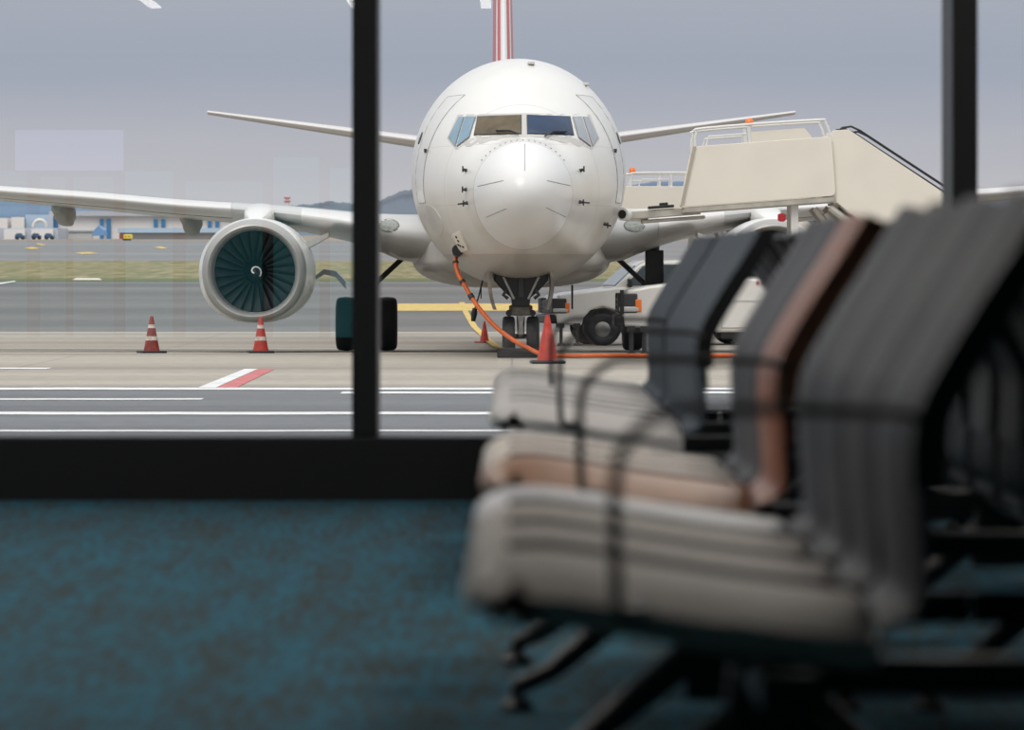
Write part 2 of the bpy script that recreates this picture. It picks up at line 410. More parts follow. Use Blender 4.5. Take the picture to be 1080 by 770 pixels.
# engines
def nacelle(s):
    ex, ez, X0 = s * 4.92, 1.43, 12.3
    def ring(X, rx, rt, rb, cz=0., n=64, fl=1.):
        out = []
        for k in range(n):
            a = 2 * PI * k / n; c, q = math.cos(a), math.sin(a); e = fl if q < 0 else 1
            out.append((ex + rx * math.copysign(abs(c) ** e, c), X0 + X, ez + cz + (rt if q > 0 else rb) * math.copysign(abs(q) ** (1 if q > 0 else e), q)))
        return out
    def rr(lst, **k): return MB().ring_loft([ring(*l, **k) for l in lst], cap=False)
    COWLM = mat('cowl_white', (.80, .79, .77), .3, noise=.06, nscale=.8, coat=.4)
    cowl = MB().ring_loft([ring(.30, .985, .985, .95, fl=.93), ring(.5, 1.03, 1.005, .97, fl=.9), ring(1.0, 1.09, 1.025, .985, .0, fl=.87), ring(1.7, 1.12, 1.03, .985, 0, fl=.87), ring(2.6, 1.08, .99, .95, .02, fl=.88), ring(3.5, .95, .86, .84, .05, fl=.94), ring(4.1, .82, .74, .73, .08), ring(4.12, .78, .70, .69, .08), ring(3.6, .76, .7, .7, .06)], cap=False).build('engine_cowl', COWLM, plane, angle=50)
    rr([(.40, .775, .775, .775), (.22, .775, .775, .775), (.10, .795, .795, .795), (.03, .825, .825, .822), (0, .865, .862, .855), (.02, .905, .90, .888), (.08, .94, .938, .92), (.18, .968, .966, .938), (.31, .99, .99, .955)], fl=.95).build('intake_lip', LIP, cowl, angle=60)
    rr([(.40, .775, .775, .775), (.62, .775, .775, .775), (.95, .785, .785, .785)]).build('intake_duct', DUCT, cowl, angle=60)
    MB().lathe([(0, .8), (.05, .8)], (ex, X0 + 1.05, ez)).build('fan_case', BLACK, cowl)
    b0 = None
    for k in range(24):
        a = 2 * PI * k / 24
        if b0 is None:
            g = MB(); R = []
            for i in range(6):
                r = .22 + .545 * i / 5; tw = .9 - .55 * i / 5; hw = .075 + .04 * i / 5
                R.append([(hw * math.cos(tw) * q - .006 * z_, hw * math.sin(tw) * q + .012 * z_, r) for q, z_ in ((-1, 0), (0, 1), (1, 0), (0, -1))])
            b0 = g.ring_loft(R).build('fan_blade', BLADE, cowl); b = b0
        else:
            b = b0.copy(); COL.objects.link(b); b.parent = cowl
        b.matrix_local = Matrix.Translation((ex, X0 + .85, ez)) @ Matrix.Rotation(a, 4, 'Y')
    sp = MB().lathe([(-.30, .004), (-.27, .05), (-.15, .12), (0, .19), (.1, .22)], (ex, X0 + .78, ez), n=32).build('spinner', BLACK, cowl)
    pts = []
    for i in range(26):
        u = i / 25; r = .028 + .10 * u; a = 4.4 - 5.2 * u
        y = -.27 + (r - .05) / .07 * .12 if r > .05 else -.28
        pts.append((ex + r * math.cos(a), X0 + .78 + y - .012, ez + r * math.sin(a)))
    MB().tube(pts, [.012 + .006 * math.sin(PI * i / 25) for i in range(26)], 6).build('spinner_mark', mat('mark_white', (.85, .85, .85), .5), sp)
    # core exhaust
    MB().lathe([(3.9, .62), (4.6, .5), (5.2, .36), (5.25, .3)], (ex, X0 - .0, ez + .08)).build('exhaust_nozzle', STEEL, cowl)
    # pylon
    R = []
    for X, w, z0, z1 in ((.9, .10, .96, 1.0), (1.3, .22, .9, 1.13), (2.2, .29, .8, 1.24), (3.2, .30, .7, 1.33), (5.0, .28, .5, 1.25), (6.4, .2, .75, 1.15)):
        R.append([(ex + w * math.cos(a), X0 + X, ez + (z0 + z1) / 2 + (z1 - z0) / 2 * math.copysign(abs(math.sin(a)) ** .35, math.sin(a))) for a in [2 * PI * j / 20 for j in range(20)]])
    MB().ring_loft(R).build('pylon', WHITE, plane, angle=50)
    # strake on the inboard shoulder
    g = MB(); x0, z0, x1, z1 = ex - s * .98, ez + .45, ex - s * 1.36, ez + .66
    g.ring_loft([[(x0 + s * .1, X0 + 1.1, z0 - .06), (x0 + s * .1, X0 + 2.6, z0 - .06), (x1, X0 + 2.5, z1), (x1, X0 + 1.7, z1)], [(x0 + s * .1, X0 + 1.1, z0 + .07), (x0 + s * .1, X0 + 2.6, z0 + .07), (x1, X0 + 2.5, z1 + .09), (x1, X0 + 1.7, z1 + .09)]])
    g.build('strake', WHITE, cowl, smooth=False)
nacelle(-1); nacelle(1)

# landing gear (parts of the airplane)
def wheel_prof(r, w):
    return [(-w * .30, r * .42), (-w * .46, r * .55), (-w * .5, r * .74), (-w * .46, r * .90), (-w * .34, r * .975), (0, r), (w * .34, r * .975), (w * .46, r * .90), (w * .5, r * .74), (w * .46, r * .55), (w * .30, r * .42)]
def wheel(c, r, w, name='tyre', parent=None, hubm=STEEL):
    t = MB().lathe(wheel_prof(r, w), c, 'x', 36).build(name, TYRE, parent, angle=50)
    MB().lathe([(-w * .33, r * .2), (-w * .31, r * .44), (w * .31, r * .44), (w * .33, r * .2)], c, 'x', 24).build('hub', hubm, t)
    return t
gm = -.213
for s in (-1, 1):
    lat = 2.94
    for dx in (-.42, .42): wheel((s * lat + dx, 19.6, gm + .555), .555, .42, parent=plane)
    st = MB().tube([(s * lat, 19.6, gm + .45), (s * lat, 19.6, 1.1), (s * (lat - .02), 19.5, 2.1)], [.09, .11, .16], 14).build('main_gear_strut', DARK, plane)
    MB().tube([(s * lat - .5, 19.6, gm + .555), (s * lat + .5, 19.6, gm + .555)], .07, 10).build('axle', STEEL, st)
    MB().tube([(s * 2.1, 19.3, 1.78), (s * 2.86, 19.5, 1.08)], .055, 8).build('side_brace', DARK, st)
    MB().tube([(s * lat, 20.1, 1.9), (s * lat, 19.7, .9)], .05, 8).build('drag_brace', DARK, st)
    MB().box((s * (lat + .02), 19.35, 1.33), (.38, .05, 1.05)).build('gear_leg_door', DARK, st, bevel=.02)
    g = MB(); pts = [(s * (lat + .42), .12, 1.06), (s * (lat + .62), .1, 1.30), (s * (lat + .86), .05, 1.36), (s * (lat + 1.08), 0, 1.22), (s * (lat + 1.20), 0, 1.06)]
    rg = []
    for k, (x, dy, z) in enumerate(pts):
        nx, nz_ = (0, .05)
        rg.append([(x, 19.1, z), (x, 20.2, z), (x, 20.2, z + .15 - .022 * k), (x, 19.1, z + .15 - .022 * k)])
    g.ring_loft(rg).build('outer_gear_door', mat('door_chrome', (.40, .42, .44), .25, metal=.7), st, angle=50)
# nose gear
ngX = 4.0
for dx in (-.205, .205): wheel((dx, ngX, .345), .345, .215, parent=plane)
bay = MB(); bay.prism([(-.44, 1.44), (.44, 1.44), (.46, 1.30), (.30, 1.12), (.16, 1.0), (.14, .85), (-.14, .85), (-.16, 1.0), (-.30, 1.12), (-.46, 1.30)], 'y', 3.62, 4.7)
bay.build('nose_gear_bay', BLACK, plane, smooth=False, bevel=.02)
ns = MB().tube([(0, ngX, .34), (0, ngX, .75), (0, ngX, 1.3)], [.06, .075, .1], 14).build('nose_gear_strut', STEEL, plane)
MB().tube([(-.3, ngX, .345), (.3, ngX, .345)], .045, 10).build('axle', DARK, ns)
g = MB(); g.lathe([(-.10, .17), (-.08, .20), (.06, .20), (.08, .16)], (0, ngX, .80), 'z', 20); g.build('steering_collar', mat('collar', (.22, .20, .17), .5, metal=.4, noise=.4, nscale=12), ns)
for dx in (-.2, .2): MB().tube([(dx, ngX - .12, .74), (dx, ngX + .12, .74)], .055, 10).build('steering_actuator', DARK, ns)
for dx in (-.1, .1): MB().tube([(dx, ngX - .1, 1.25), (dx * 1.2, ngX - .12, .85)], .02, 8).build('hydraulic_line', STEEL, ns)
g = MB(); g.prism([(-.07, .72), (.07, .72), (.035, .55), (.06, .38), (-.06, .38), (-.035, .55)], 'y', ngX - .17, ngX - .12); g.build('torque_link', STEEL, ns, bevel=.01)
for dx in (-1, 1):
    MB().tube([(dx * .30, 3.60, 1.36), (dx * .12, 3.60, .98)], .022, 8).build('bay_brace', STEEL, ns)
    MB().tube([(dx * .24, 3.58, 1.14), (dx * .30, 3.58, 1.05), (dx * .22, 3.58, .99)], .03, 8).build('bay_latch', DARK, ns)
MB().box((0, 3.6, 1.18), (.10, .04, .36)).build('bay_rib', DARK, ns, bevel=.01)
g = MB(); g.box((0, ngX - .16, .93), (.2, .1, .1)); g.build('taxi_light', mat('brass_box', (.32, .27, .18), .4, metal=.4), ns, bevel=.02)
for s in (-1, 1):
    g = MB(); R = []
    for i in range(7):
        u = i / 6; z = 1.50 - .70 * u; x = s * (.47 + .02 * math.sin(PI * u) * 2 - .06 * u * u)
        hw = .55 - .20 * u * u
        R.append([(x, ngX - hw, z), (x, ngX + hw * .9, z), (x + s * .06, ngX + hw * .9, z), (x + s * .06, ngX - hw, z)])
    g.ring_loft(R).build('nose_gear_door', mat('door_white', (.36, .34, .30), .4, noise=.5, nscale=5), ns, angle=40)
# power plug on the cable belongs to the cable
# ================================================================== cable, chocks, cones
hp = hit(485, 262); plug0 = PM @ (hp[0] + hp[1] * .05)
cab = thing('power_cable', 'thick orange ground power cable drooping from the airplane belly to the apron', 'cable', (plug0.x, 73, GND))
cab_in = Matrix.Translation((-plug0.x, -73, -GND))
raw = [plug0, P(482, 268, 74.0), P(480.5, 276, 73.9), P(483, 288, 73.8), P(490, 301, 73.7), P(503, 322, 73.5), P(521, 343, 73.3), P(541, 358.5, 73.15), P(557, 367, 72.95), P(570, 373, 72.8)]
gy = 72.7
raw += [Vector(((px - HX) / F * (gy + dy), gy + dy, GND + .042)) for px, dy in ((590, .1), (640, .2), (700, -.05), (760, .15), (820, 0), (900, .2), (990, .1))]
def smooth_pts(p, n=6):
    out = []
    for i in range(len(p) - 1):
        a, b, c, d = p[max(i - 1, 0)], p[i], p[i + 1], p[min(i + 2, len(p) - 1)]
        for k in range(n):
            t = k / n
            out.append(.5 * ((2 * b) + (c - a) * t + (2 * a - 5 * b + 4 * c - d) * t * t + (3 * b - a - 3 * c + d) * t ** 3))
    return out + [p[-1]]
sp_ = [cab_in @ q for q in smooth_pts(raw)]
MB().tube(sp_[3:], .038, 10).build('cord', ORANGE, cab)
MB().tube([sp_[0], sp_[3], sp_[6]], [.1, .09, .06], 12).build('plug', BLACK, cab)
for k in (12, 22, 27): MB().tube([sp_[k], sp_[k + 1]], .052, 10).build('tape_band', DARK, cab)
q = [P(509, 296, 74.6), P(505, 312, 74.5), P(501, 325, 74.4)]
tl = thing('remote_lead', 'thin black lead with a dark plug hanging below the airplane belly', 'cable', (q[0].x, 74.5, GND))
il = Matrix.Translation((-q[0].x, -74.5, -GND))
MB().tube([il @ v for v in q], .014, 8).build('cord', BLACK, tl)
MB().tube([il @ v for v in (P(501, 325, 74.4), P(500, 331, 74.4), P(499, 339, 74.4))], [.04, .055, .035], 8).build('plug', BLACK, tl)
CHK = mat('chock_rubber', (.008, .008, .008), .8)
ck = MB(); ck.prism([(72.95, GND), (73.35, GND), (73.31, GND + .16), (73.02, GND + .16)], 'x', -.25, .42)
o = ck.build('wheel_chock', CHK, smooth=False, bevel=.015); tag(o, 'long black chock lying across the front of the nose wheels', 'chock')

cone_n = [0]
def cone(px, pyb, hgt, label, m, bands=True, bm=None):
    b = G(px, pyb)
    t = thing('traffic_cone', label, 'traffic cone', b, random.random(), 'traffic cones around the airplane')
    k = hgt / .72
    ba = MB(); ba.box((0, 0, .025 * k), (.50 * k, .50 * k, .05 * k)); ba.build('base', bm or (BLACK if bands else m), t, bevel=.02 * k)
    r = lambda z: (.165 - .135 * z / .72) * k
    MB().lathe([(z * k, r(z)) for z in (.05, .2, .4, .6, .70, .72)], (0, 0, 0), 'z', 28).build('body', m, t)
    if bands:
        for z0, z1 in ((.25, .33), (.49, .56)):
            MB().lathe([(z0 * k, r(z0) + .003), (z1 * k, r(z1) + .003)], (0, 0, 0), 'z', 28, cap=False).build('band', CONEW, t)
    return t
cone(160, 372.5, .69, 'dull dark red cone with worn white bands, leftmost on the apron', CONED)
cone(275, 372.5, .68, 'red cone with worn white bands in front of the left engine', CONER)
cone(511, 361.5, .50, 'small red cone behind the hanging orange cable', CONER, False)
cone(577.5, 383.5, .77, 'tall bright red cone beside the nose wheels, nearest to the window', CONER, False, BLACK)
cone(847, 401, .5, 'red cone glimpsed between the two nearest benches', CONER, False)

# ================================================================== stair trucks
def pickup_parts(t, W=1.95, yc=0., stairs=False):
    """parts of a pickup, nose at x=0 pointing to -x, ground at z=0"""
    prof = [(.05, .50), (.02, .72), (.04, 1.00), (.12, 1.13), (.5, 1.20), (1.32, 1.30), (1.40, 1.32), (3.3, 1.34), (5.4, 1.34), (5.45, .55), (5.0, .42),
            (4.85, .42), (4.80, .62), (4.66, .80), (4.45, .86), (4.24, .80), (4.10, .62), (4.05, .42), (1.60, .40),
            (1.55, .62), (1.40, .80), (1.12, .88), (.84, .80), (.68, .62), (.64, .45)]
    g = MB(); g.prism(prof, 'y', yc - W / 2, yc + W / 2); body = g.build('body', TRUCKW, t, bevel=.05)
    cp = [(1.38, 1.30), (1.98, 1.86), (2.15, 1.93), (3.15, 1.95), (3.30, 1.88), (3.40, 1.30)]
    R = []
    for yy, k in ((yc - W / 2 + .06, 0), (yc - W / 2 + .16, 1), (yc + W / 2 - .16, 1), (yc + W / 2 - .06, 0)):
        R.append([(x, yy, z - (0 if k else .04 * (z > 1.8))) for x, z in cp])
    g = MB(); g.ring_loft(R); cab_ = g.build('cab', TRUCKW, t, bevel=.03)
    g = MB(); a = Vector((1.44, 0, 1.345)); b = Vector((1.93, 0, 1.80)); n = Vector((-.75, 0, .66)) * .035
    pts = [a + Vector((0, yc - W / 2 + .14, 0)), b + Vector((0, yc - W / 2 + .24, 0)), b + Vector((0, yc + W / 2 - .24, 0)), a + Vector((0, yc + W / 2 - .14, 0))]
    g.ring_loft([pts, [p + n for p in pts]]); g.build('windshield', mat('windscreen_sky', (.10, .16, .22), .05, spec=1), cab_, bevel=.01)
    for sg in (-1, 1):
        y0 = yc + sg * (W / 2 - .045); g = MB()
        g.prism([(1.66, 1.36), (2.04, 1.80), (2.25, 1.84), (3.05, 1.84), (3.12, 1.36)], 'y', y0 - .03, y0 + .03); g.build('side_window', CARGL, cab_, bevel=.015)
        g = MB(); g.box((1.72, yc + sg * (W / 2 + .10), 1.42), (.10, .18, .2)); g.build('mirror', BLACK, cab_, bevel=.03)
        g = MB(); g.box((3.2, y0 + sg * .03, 1.6), (.05, .02, .6)); g.build('pillar', TRUCKW, cab_)
        g = MB(); g.tube([(1.75, yc + sg * (W / 2 + .003), 1.28), (1.72, yc + sg * (W / 2 + .003), .48), (3.2, yc + sg * (W / 2 + .003), .48), (3.22, yc + sg * (W / 2 + .003), 1.28)], .008, 6); g.build('door_seam', SEAM, body)
        g = MB(); g.box((2.95, yc + sg * (W / 2 + .02), 1.18), (.16, .04, .04)); g.build('door_handle', BLACK, body, bevel=.01)
        g = MB(); g.box((.12, yc + sg * (W / 2 - .19), .90), (.34, .42, .34)); g.build('lamp_housing', DARK, body, bevel=.03)
        g = MB(); g.box((.145, yc + sg * (W / 2 - .178), .80), (.36, .42, .10)); g.build('headlight', mat('headlight_glass', (.5, .5, .48), .15, coat=1), body, bevel=.03)
        g = MB(); g.box((.30, yc + sg * (W / 2 - .03), .86), (.11, .12, .22)); g.build('turn_signal', AMBER, body, bevel=.02)
        for x in (1.12, 4.45):
            c = (x, yc + sg * (W / 2 - .13), .37)
            w = MB().lathe(wheel_prof(.37, .25), c, 'y', 36).build('tyre', TYRE, t, angle=50)
            MB().lathe([(-.11, .05), (-.125, .10), (-.10, .17), (-.085, .19), (.085, .19), (.10, .17), (.125, .10), (.11, .05)], c, 'y', 24).build('rim', mat('rim_steel', (.36, .35, .34), .4, metal=.5), w)
            g = MB(); g.lathe([(-.02, .40), (.07, .40), (.07, .43), (-.02, .43)], (x, yc + sg * (W / 2 - .06), .42), 'y', 28); 
            g.build('wheel_arch', BLACK, body)
    g = MB(); g.box((.0, yc, .60), (.22, W * .99, .2)); g.build('bumper', BLACK, body, bevel=.04)
    gr = MB(); gr.box((.03, yc, .87), (.12, W - .82, .30)); gr = gr.build('grille', DARK, body, bevel=.02)
    for k in range(3): MB().box((-.035, yc, .78 + .09 * k), (.03, W - .9, .03)).build('grille_bar', BLACK, gr)
    g = MB(); g.box((2.85, yc, .36), (2.3, W * .96, .16)); g.build('sill', BLACK, body, bevel=.03)
    for sg in (-1, 1):
        for ii, x in enumerate((1.0, 1.9, 2.6, 3.4)): pass
    return body

def stair_truck(loc, label, ph, tilt, group, jackx, lower=False, panel_h=1.02, px0=1.05, ln=2.65):
    t = thing('stair_truck', label, 'stair truck', loc, math.radians(9) if lower else 0, group)
    pickup_parts(t)
    W = 1.5; M = Matrix.Translation((px0, 0, ph)) @ Matrix.Rotation(-tilt, 4, 'Y')
    # platform floor and its two side panels
    g = MB(); g.box((ln / 2, 0, -.06), (ln, W, .10)); o = g.build('platform', CREAMD, t, bevel=.02); o.matrix_local = M
    pf = o
    def rnd(poly, r=.12, n=5):
        out = []
        for i, p in enumerate(poly):
            a = Vector(poly[i - 1]); b = Vector(p); c = Vector(poly[(i + 1) % len(poly)])
            u = (a - b).normalized(); v = (c - b).normalized()
            for k in range(n + 1):
                s = k / n; q = (b + u * r) * (1 - s) ** 2 + b * 2 * s * (1 - s) + (b + v * r) * s ** 2; out.append((q.x, q.y))
        return out
    for sg in (-1, 1):
        pr = rnd([(0, 0), (ln, 0), (ln, panel_h), (.30, panel_h)], .10) if not lower else rnd([(-.2, 0), (ln, 0), (ln, panel_h), (-.2, panel_h)], .05)
        g = MB(); g.prism(pr, 'y', sg * W / 2 - .02, sg * W / 2 + .02); o = g.build('side_panel', CREAM, t, smooth=False, bevel=.008); o.matrix_local = M
        y = sg * (W / 2 - .05); h = panel_h
        g = MB(); g.tube(smooth_pts([Vector(v) for v in ((.30, y, h - .1), (.34, y, h + .22), (.50, y, h + .30), (ln - .3, y, h + .30), (ln - .08, y, h + .24), (ln, y, h - .1))], 4), .024, 8)
        g.tube([(.5, y, h), (.55, y, h + .15), (1.2, y, h + .15), (1.2, y, h)], .018, 8)
        g.tube([(1.25, y, h - .05), (1.25, y, h + .28)], .03, 8)
        o = g.build('guard_rail', RAIL, t); o.matrix_local = M
    if not lower:
        g = MB(); g.prism([(-.03, 0), (.02, 0), (.32, panel_h), (.27, panel_h)], 'y', -W / 2 - .05, -W / 2 + .02); o = g.build('end_buffer', mat('buffer', (.42, .38, .31), .6), t); o.matrix_local = M
        g = MB(); g.prism([(1.3, panel_h), (2.45, panel_h), (2.3, panel_h + .22), (1.35, panel_h + .22)], 'y', W / 2 - .03, W / 2 + .03); o = g.build('rear_board', CREAM, t); o.matrix_local = M
    bp = Vector((1.35 if not lower else .62, W / 2, panel_h + (.30 if not lower else .30)))
    g = MB(); g.lathe([(0, .07), (.02, .08), (.12, .07), (.16, .03)], bp, 'z', 16); o = g.build('beacon', AMBER if lower else AMBER, t); o.matrix_local = M
    # dock beam with the round black end
    if not lower:
        g = MB(); g.box((-.35, -.55, -.08), (1.35, .16, .14)); g.box((-.15, -.3, -.2), (1.1, .5, .06)); o = g.build('dock_beam', CREAMD, t, bevel=.02); o.matrix_local = M
        g = MB(); g.tube([(-1.02, -.72, -.05), (-.9, -.5, -.07), (-.6, -.4, -.09)], .11, 18); o = g.build('roller', RAIL, t); o.matrix_local = M
        g = MB(); g.tube([(-1.03, -.735, -.05), (-1.02, -.718, -.05)], .075, 18); o2 = g.build('roller_end', BLACK, o)
        g = MB(); g.box((-.35, -.62, .03), (.45, .1, .05)); g.box((-.3, -.62, .07), (.15, .08, .06)); o = g.build('latch', BLACK, t, bevel=.015); o.matrix_local = M
    # stair flight: flank panels, steps, handrails, down to the ground behind the truck
    ex, ez = (M @ Vector((ln, 0, 0))).x, (M @ Vector((ln, 0, 0))).z
    dn = .80; L = (ez - .25) / dn
    top = 1.12 * panel_h / 1.02
    for sg in (-1, 1):
        y = sg * (W / 2 - .07)
        g = MB(); g.prism([(ex - .25, ez - .06), (ex + .25, ez + top + .02), (ex + L + .55, .25 + top * .95), (ex + L + .2, .1), (ex + L, .1), (ex, ez - .25)] if False else
                          [(ex - .35, ez + .02), (ex - .05, ez + top), (ex + .22, ez + top + .02), (ex + .45 + L * .95, ez + top - .655 * (.25 + L * .95)), (ex + L + .45, .30), (ex + L + .05, .12), (ex - .0, ez - .10)], 'y', y - .02, y + .02)
        g.build('stair_flank', CREAM, t, smooth=False, bevel=.008)
        g = MB()
        for dz, d0 in ((.07, 0), (-.02, .12)):
            a = Vector((ex + .12 + d0, y, ez + top + dz - .02)); 
            g.tube([a + Vector((-.08, 0, -.06)), a, a + Vector((.15, 0, .02)), a + Vector((.3, 0, -.05)), a + Vector((.3 + L * .93, 0, -.05 - .655 * L * .93))], .018, 8)
        g.build('handrail', BLACK, t)
        g = MB(); a = Vector((ex - .1, y - .03 * sg, ez - .2)); g.tube([a, a + Vector((L, 0, -dn * L))], .06, 8); g.build('stringer', CREAMD, t)
        g = MB(); g.tube([a + Vector((.15, 0, -.0)), a + Vector((.15 + L, 0, -dn * L))], .022, 8); g.build('hose', BLACK, t)
    g = MB(); n = max(6, int(ez / .19))
    for k in range(n): g.box((ex + L * (k + .5) / n, 0, ez - dn * L * (k + .5) / n - .05), (.3, W - .2, .04))
    g.build('steps', CREAMD, t)
    # supports
    for sg in (-1, 1):
        y = sg * .5
        g = MB(); g.box((px0 + 1.95, y, (ph + 1.25) / 2 + .05), (.13, .12, ph - 1.2)); g.build('support_post', RAIL, t, bevel=.015)
        g = MB(); g.tube([(px0 + 2.3, y, ph - .02), (px0 + 3.1, y, 1.4)], .05, 8); g.tube([(px0 + 2.9, y, ph - .35), (px0 + 2.3, y, 1.4)], .04, 8); g.tube([(px0 + 2.5, y, ph - .1), (px0 + 2.75, y, ph - .5)], .07, 8); g.build('brace', CREAMD, t)
    g = MB(); g.lathe([(-.07, .03), (-.05, .07), (.05, .07), (.07, .03)], (px0 + 1.72, -.7, ph - .18), 'z', 14); g.build('warning_lamp', REDL, t)
    g = MB(); g.box((4.3, 0, 1.40), (2.2, 1.7, .16)); g.build('chassis_deck', CREAMD, t, bevel=.02)
    # stabiliser feet
    for x in jackx:
        g = MB(); g.tube([(x, -1.02, .45), (x, -1.02, .06)], .04, 8); g.tube([(x, -1.02, .06), (x, -1.02, 0)], [.07, .10], 10); g.box((x, -.9, .46), (.14, .3, .1)); g.build('stabilizer_foot', DARK, t)
    return t
st1 = stair_truck((1.86, 75.55, GND), 'cream boarding stair truck nearest the window, its raised platform at the nose door', 2.55, math.radians(4.2), 'boarding stair trucks', (.18, .40))
g = MB()
for k, w in enumerate((.05, .03, .05, .06, .04, .05)): g.box((2.34 + .08 * k, -.985, 1.25), (w, .015, .06))
g.build('red_lettering', RPAINT, st1, smooth=False)
g = MB(); g.box((2.9, -.985, .95), (2.6, .012, .02)); g.build('body_line', WPAINT, st1)
# hinge post beside the front lamp
g = MB(); g.box((.02, -1.0, .92), (.07, .06, .42)); g.build('front_post', BLACK, st1, bevel=.015)
gy2 = 99.6
st2 = stair_truck(((577 - HX) / F * gy2, gy2, gz(gy2)), 'white pickup stair truck parked behind, beneath the rear fuselage', 3.06, 0., 'boarding stair trucks', (.15, .52), True, .56, 1.5, 2.9)

# ================================================================== GROUND
def strip(name, y0, y1, m, z=0., x0=-420, x1=420):
    ys = [y0] + [y for y, _ in GP if y0 < y < y1] + [y1]
    g = MB(); vs = [[g.bm.verts.new((x, y, gz(y) + z)) for x in (x0, x1)] for y in ys]
    for a, b in zip(vs, vs[1:]): g.bm.faces.new((a[0], a[1], b[1], b[0]))
    for f in g.bm.faces: f.normal_update()
    o = g.build(name, m, smooth=False)
    if o.data.polygons[0].normal.z < 0: o.data.flip_normals()
    return struct(o)
def ground_mat(name, c1, c2, scale, c3=None, st=(1, 1, 1), rough=.85, lines=None):
    m = mat(name, c1, rough, col2=c2, nscale=scale, stretch=st); nt = m.node_tree; b = nt.nodes['Principled BSDF']
    r = [n for n in nt.nodes if n.type == 'VALTORGB'][0]; tc = [n for n in nt.nodes if n.type == 'TEX_COORD'][0]
    n2 = nt.nodes.new('ShaderNodeTexNoise'); n2.inputs['Scale'].default_value = scale * 14; n2.inputs['Detail'].default_value = 4
    nt.links.new(tc.outputs['Object'], n2.inputs['Vector'])
    mx = nt.nodes.new('ShaderNodeMix'); mx.data_type = 'RGBA'; mx.blend_type = 'MULTIPLY'; mx.inputs['Factor'].default_value = .45
    nt.links.new(r.outputs[0], mx.inputs[6]); nt.links.new(n2.outputs['Fac'], mx.inputs[7]); out = mx.outputs[2]
    if lines:
        sp = nt.nodes.new('ShaderNodeSeparateXYZ'); nt.links.new(tc.outputs['Object'], sp.inputs[0])
        for ax, per in (('X', lines), ('Y', lines)):
            a = nt.nodes.new('ShaderNodeMath'); a.operation = 'PINGPONG'; a.inputs[1].default_value = per / 2; nt.links.new(sp.outputs[ax], a.inputs[0])
            c = nt.nodes.new('ShaderNodeMath'); c.operation = 'LESS_THAN'; c.inputs[1].default_value = .02 if ax == 'X' else .06; nt.links.new(a.outputs[0], c.inputs[0])
            d = nt.nodes.new('ShaderNodeMath'); d.operation = 'MULTIPLY'; d.inputs[1].default_value = .45; nt.links.new(c.outputs[0], d.inputs[0])
            q = nt.nodes.new('ShaderNodeMix'); q.data_type = 'RGBA'; nt.links.new(d.outputs[0], q.inputs['Factor']); nt.links.new(out, q.inputs[6]); q.inputs[7].default_value = (.1, .095, .085, 1); out = q.outputs[2]
    nt.links.new(out, b.inputs['Base Color'])
    return m
ASPH = ground_mat('asphalt_near', (.18, .187, .20), (.125, .13, .14), .35, st=(.12, 1, 1))
CONC = ground_mat('concrete', (.47, .425, .36), (.29, .255, .215), .30, st=(.04, 1, 1), lines=7.5)
ASPH2 = ground_mat('asphalt_far', (.185, .178, .172), (.115, .11, .108), .08, st=(.05, 1, 1))
GRASS = ground_mat('grass', (.15, .15, .04), (.34, .27, .14), 1.6, st=(1, .10, 1))
TAXI = ground_mat('taxiway', (.25, .245, .25), (.19, .185, .19), .04, st=(.1, 1, 1))
DIRT = ground_mat('dirt', (.36, .26, .18), (.24, .20, .165), .1)
strip('asphalt_apron', 15.99, 55.9, ASPH)
strip('concrete_apron', 55.9, 116, CONC)
strip('asphalt_taxiway', 116, 220, ASPH2)
strip('grass_strip', 220, 330, GRASS)
strip('grass_edge', 220, 231, mat('edge_green', (.09, .11, .035), .9), .012)
strip('far_taxiway', 330, 600, TAXI)
strip('dirt_verge', 600, 1300, DIRT, 0, -700, 700)
def mark(pts, m, lift=.006):
    g = MB(); g.poly([Vector((p.x, p.y, p.z + lift)) for p in pts]); o = g.build('lane_marking', m, smooth=False)
    if o.data.polygons[0].normal.z < 0: o.data.flip_normals()
    return struct(o)
def hline(px0, px1, py, wpx, m, lift=.006):
    """painted stripe running across the apron"""
    c = G(540, py); s = F / c.y; hw = wpx / 2 * c.y * c.y / (F * abs(CZ - c.z))
    x0, x1 = (px0 - HX) / s, (px1 - HX) / s; n = 60; up, lo = [], []
    for i in range(n + 1):
        x = x0 + (x1 - x0) * i / n; w = .035 * math.sin(x * 1.3 + py) + .03 * math.sin(x * 3.1)
        up.append(Vector((x, c.y + hw + w, 0))); lo.append(Vector((x, c.y - hw + w, 0)))
    g = MB(); a = [g.bm.verts.new((p.x, p.y, gz(p.y) + lift)) for p in up]; b = [g.bm.verts.new((p.x, p.y, gz(p.y) + lift)) for p in lo]
    for i in range(n): g.bm.faces.new((b[i], b[i + 1], a[i + 1], a[i]))
    return struct(g.build('lane_marking', m, smooth=False))
hline(-60, 1150, 410.5, 2.4, WPAINT)
hline(360, 1150, 414.5, 2.2, WPAINT)
hline(-60, 213, 421.5, 1.5, WPAINT)
hline(-60, 1150, 436.5, 2.8, WPAINT)
hline(-60, 1150, 455, 1.6, WPAINT)
hline(-60, 52, 389, 1.5, WPAINT)
hline(408, 1150, 324, 4.0, YEL)
mark([G(207, 410), G(226, 410), G(272, 389.5), G(258, 389.5)], WPAINT)
mark([G(227, 410), G(248, 410), G(290, 389.5), G(273, 389.5)], RPAINT)
cl = [(484, 319), (489, 331), (497, 345), (510, 358), (528, 373), (548, 392)]; cl2 = [(490, 319), (495, 331), (504, 345), (517, 357), (536, 371), (560, 392)]
for i in range(len(cl) - 1): mark([G(*cl[i]), G(*cl2[i]), G(*cl2[i + 1]), G(*cl[i + 1])], YEL, .008)
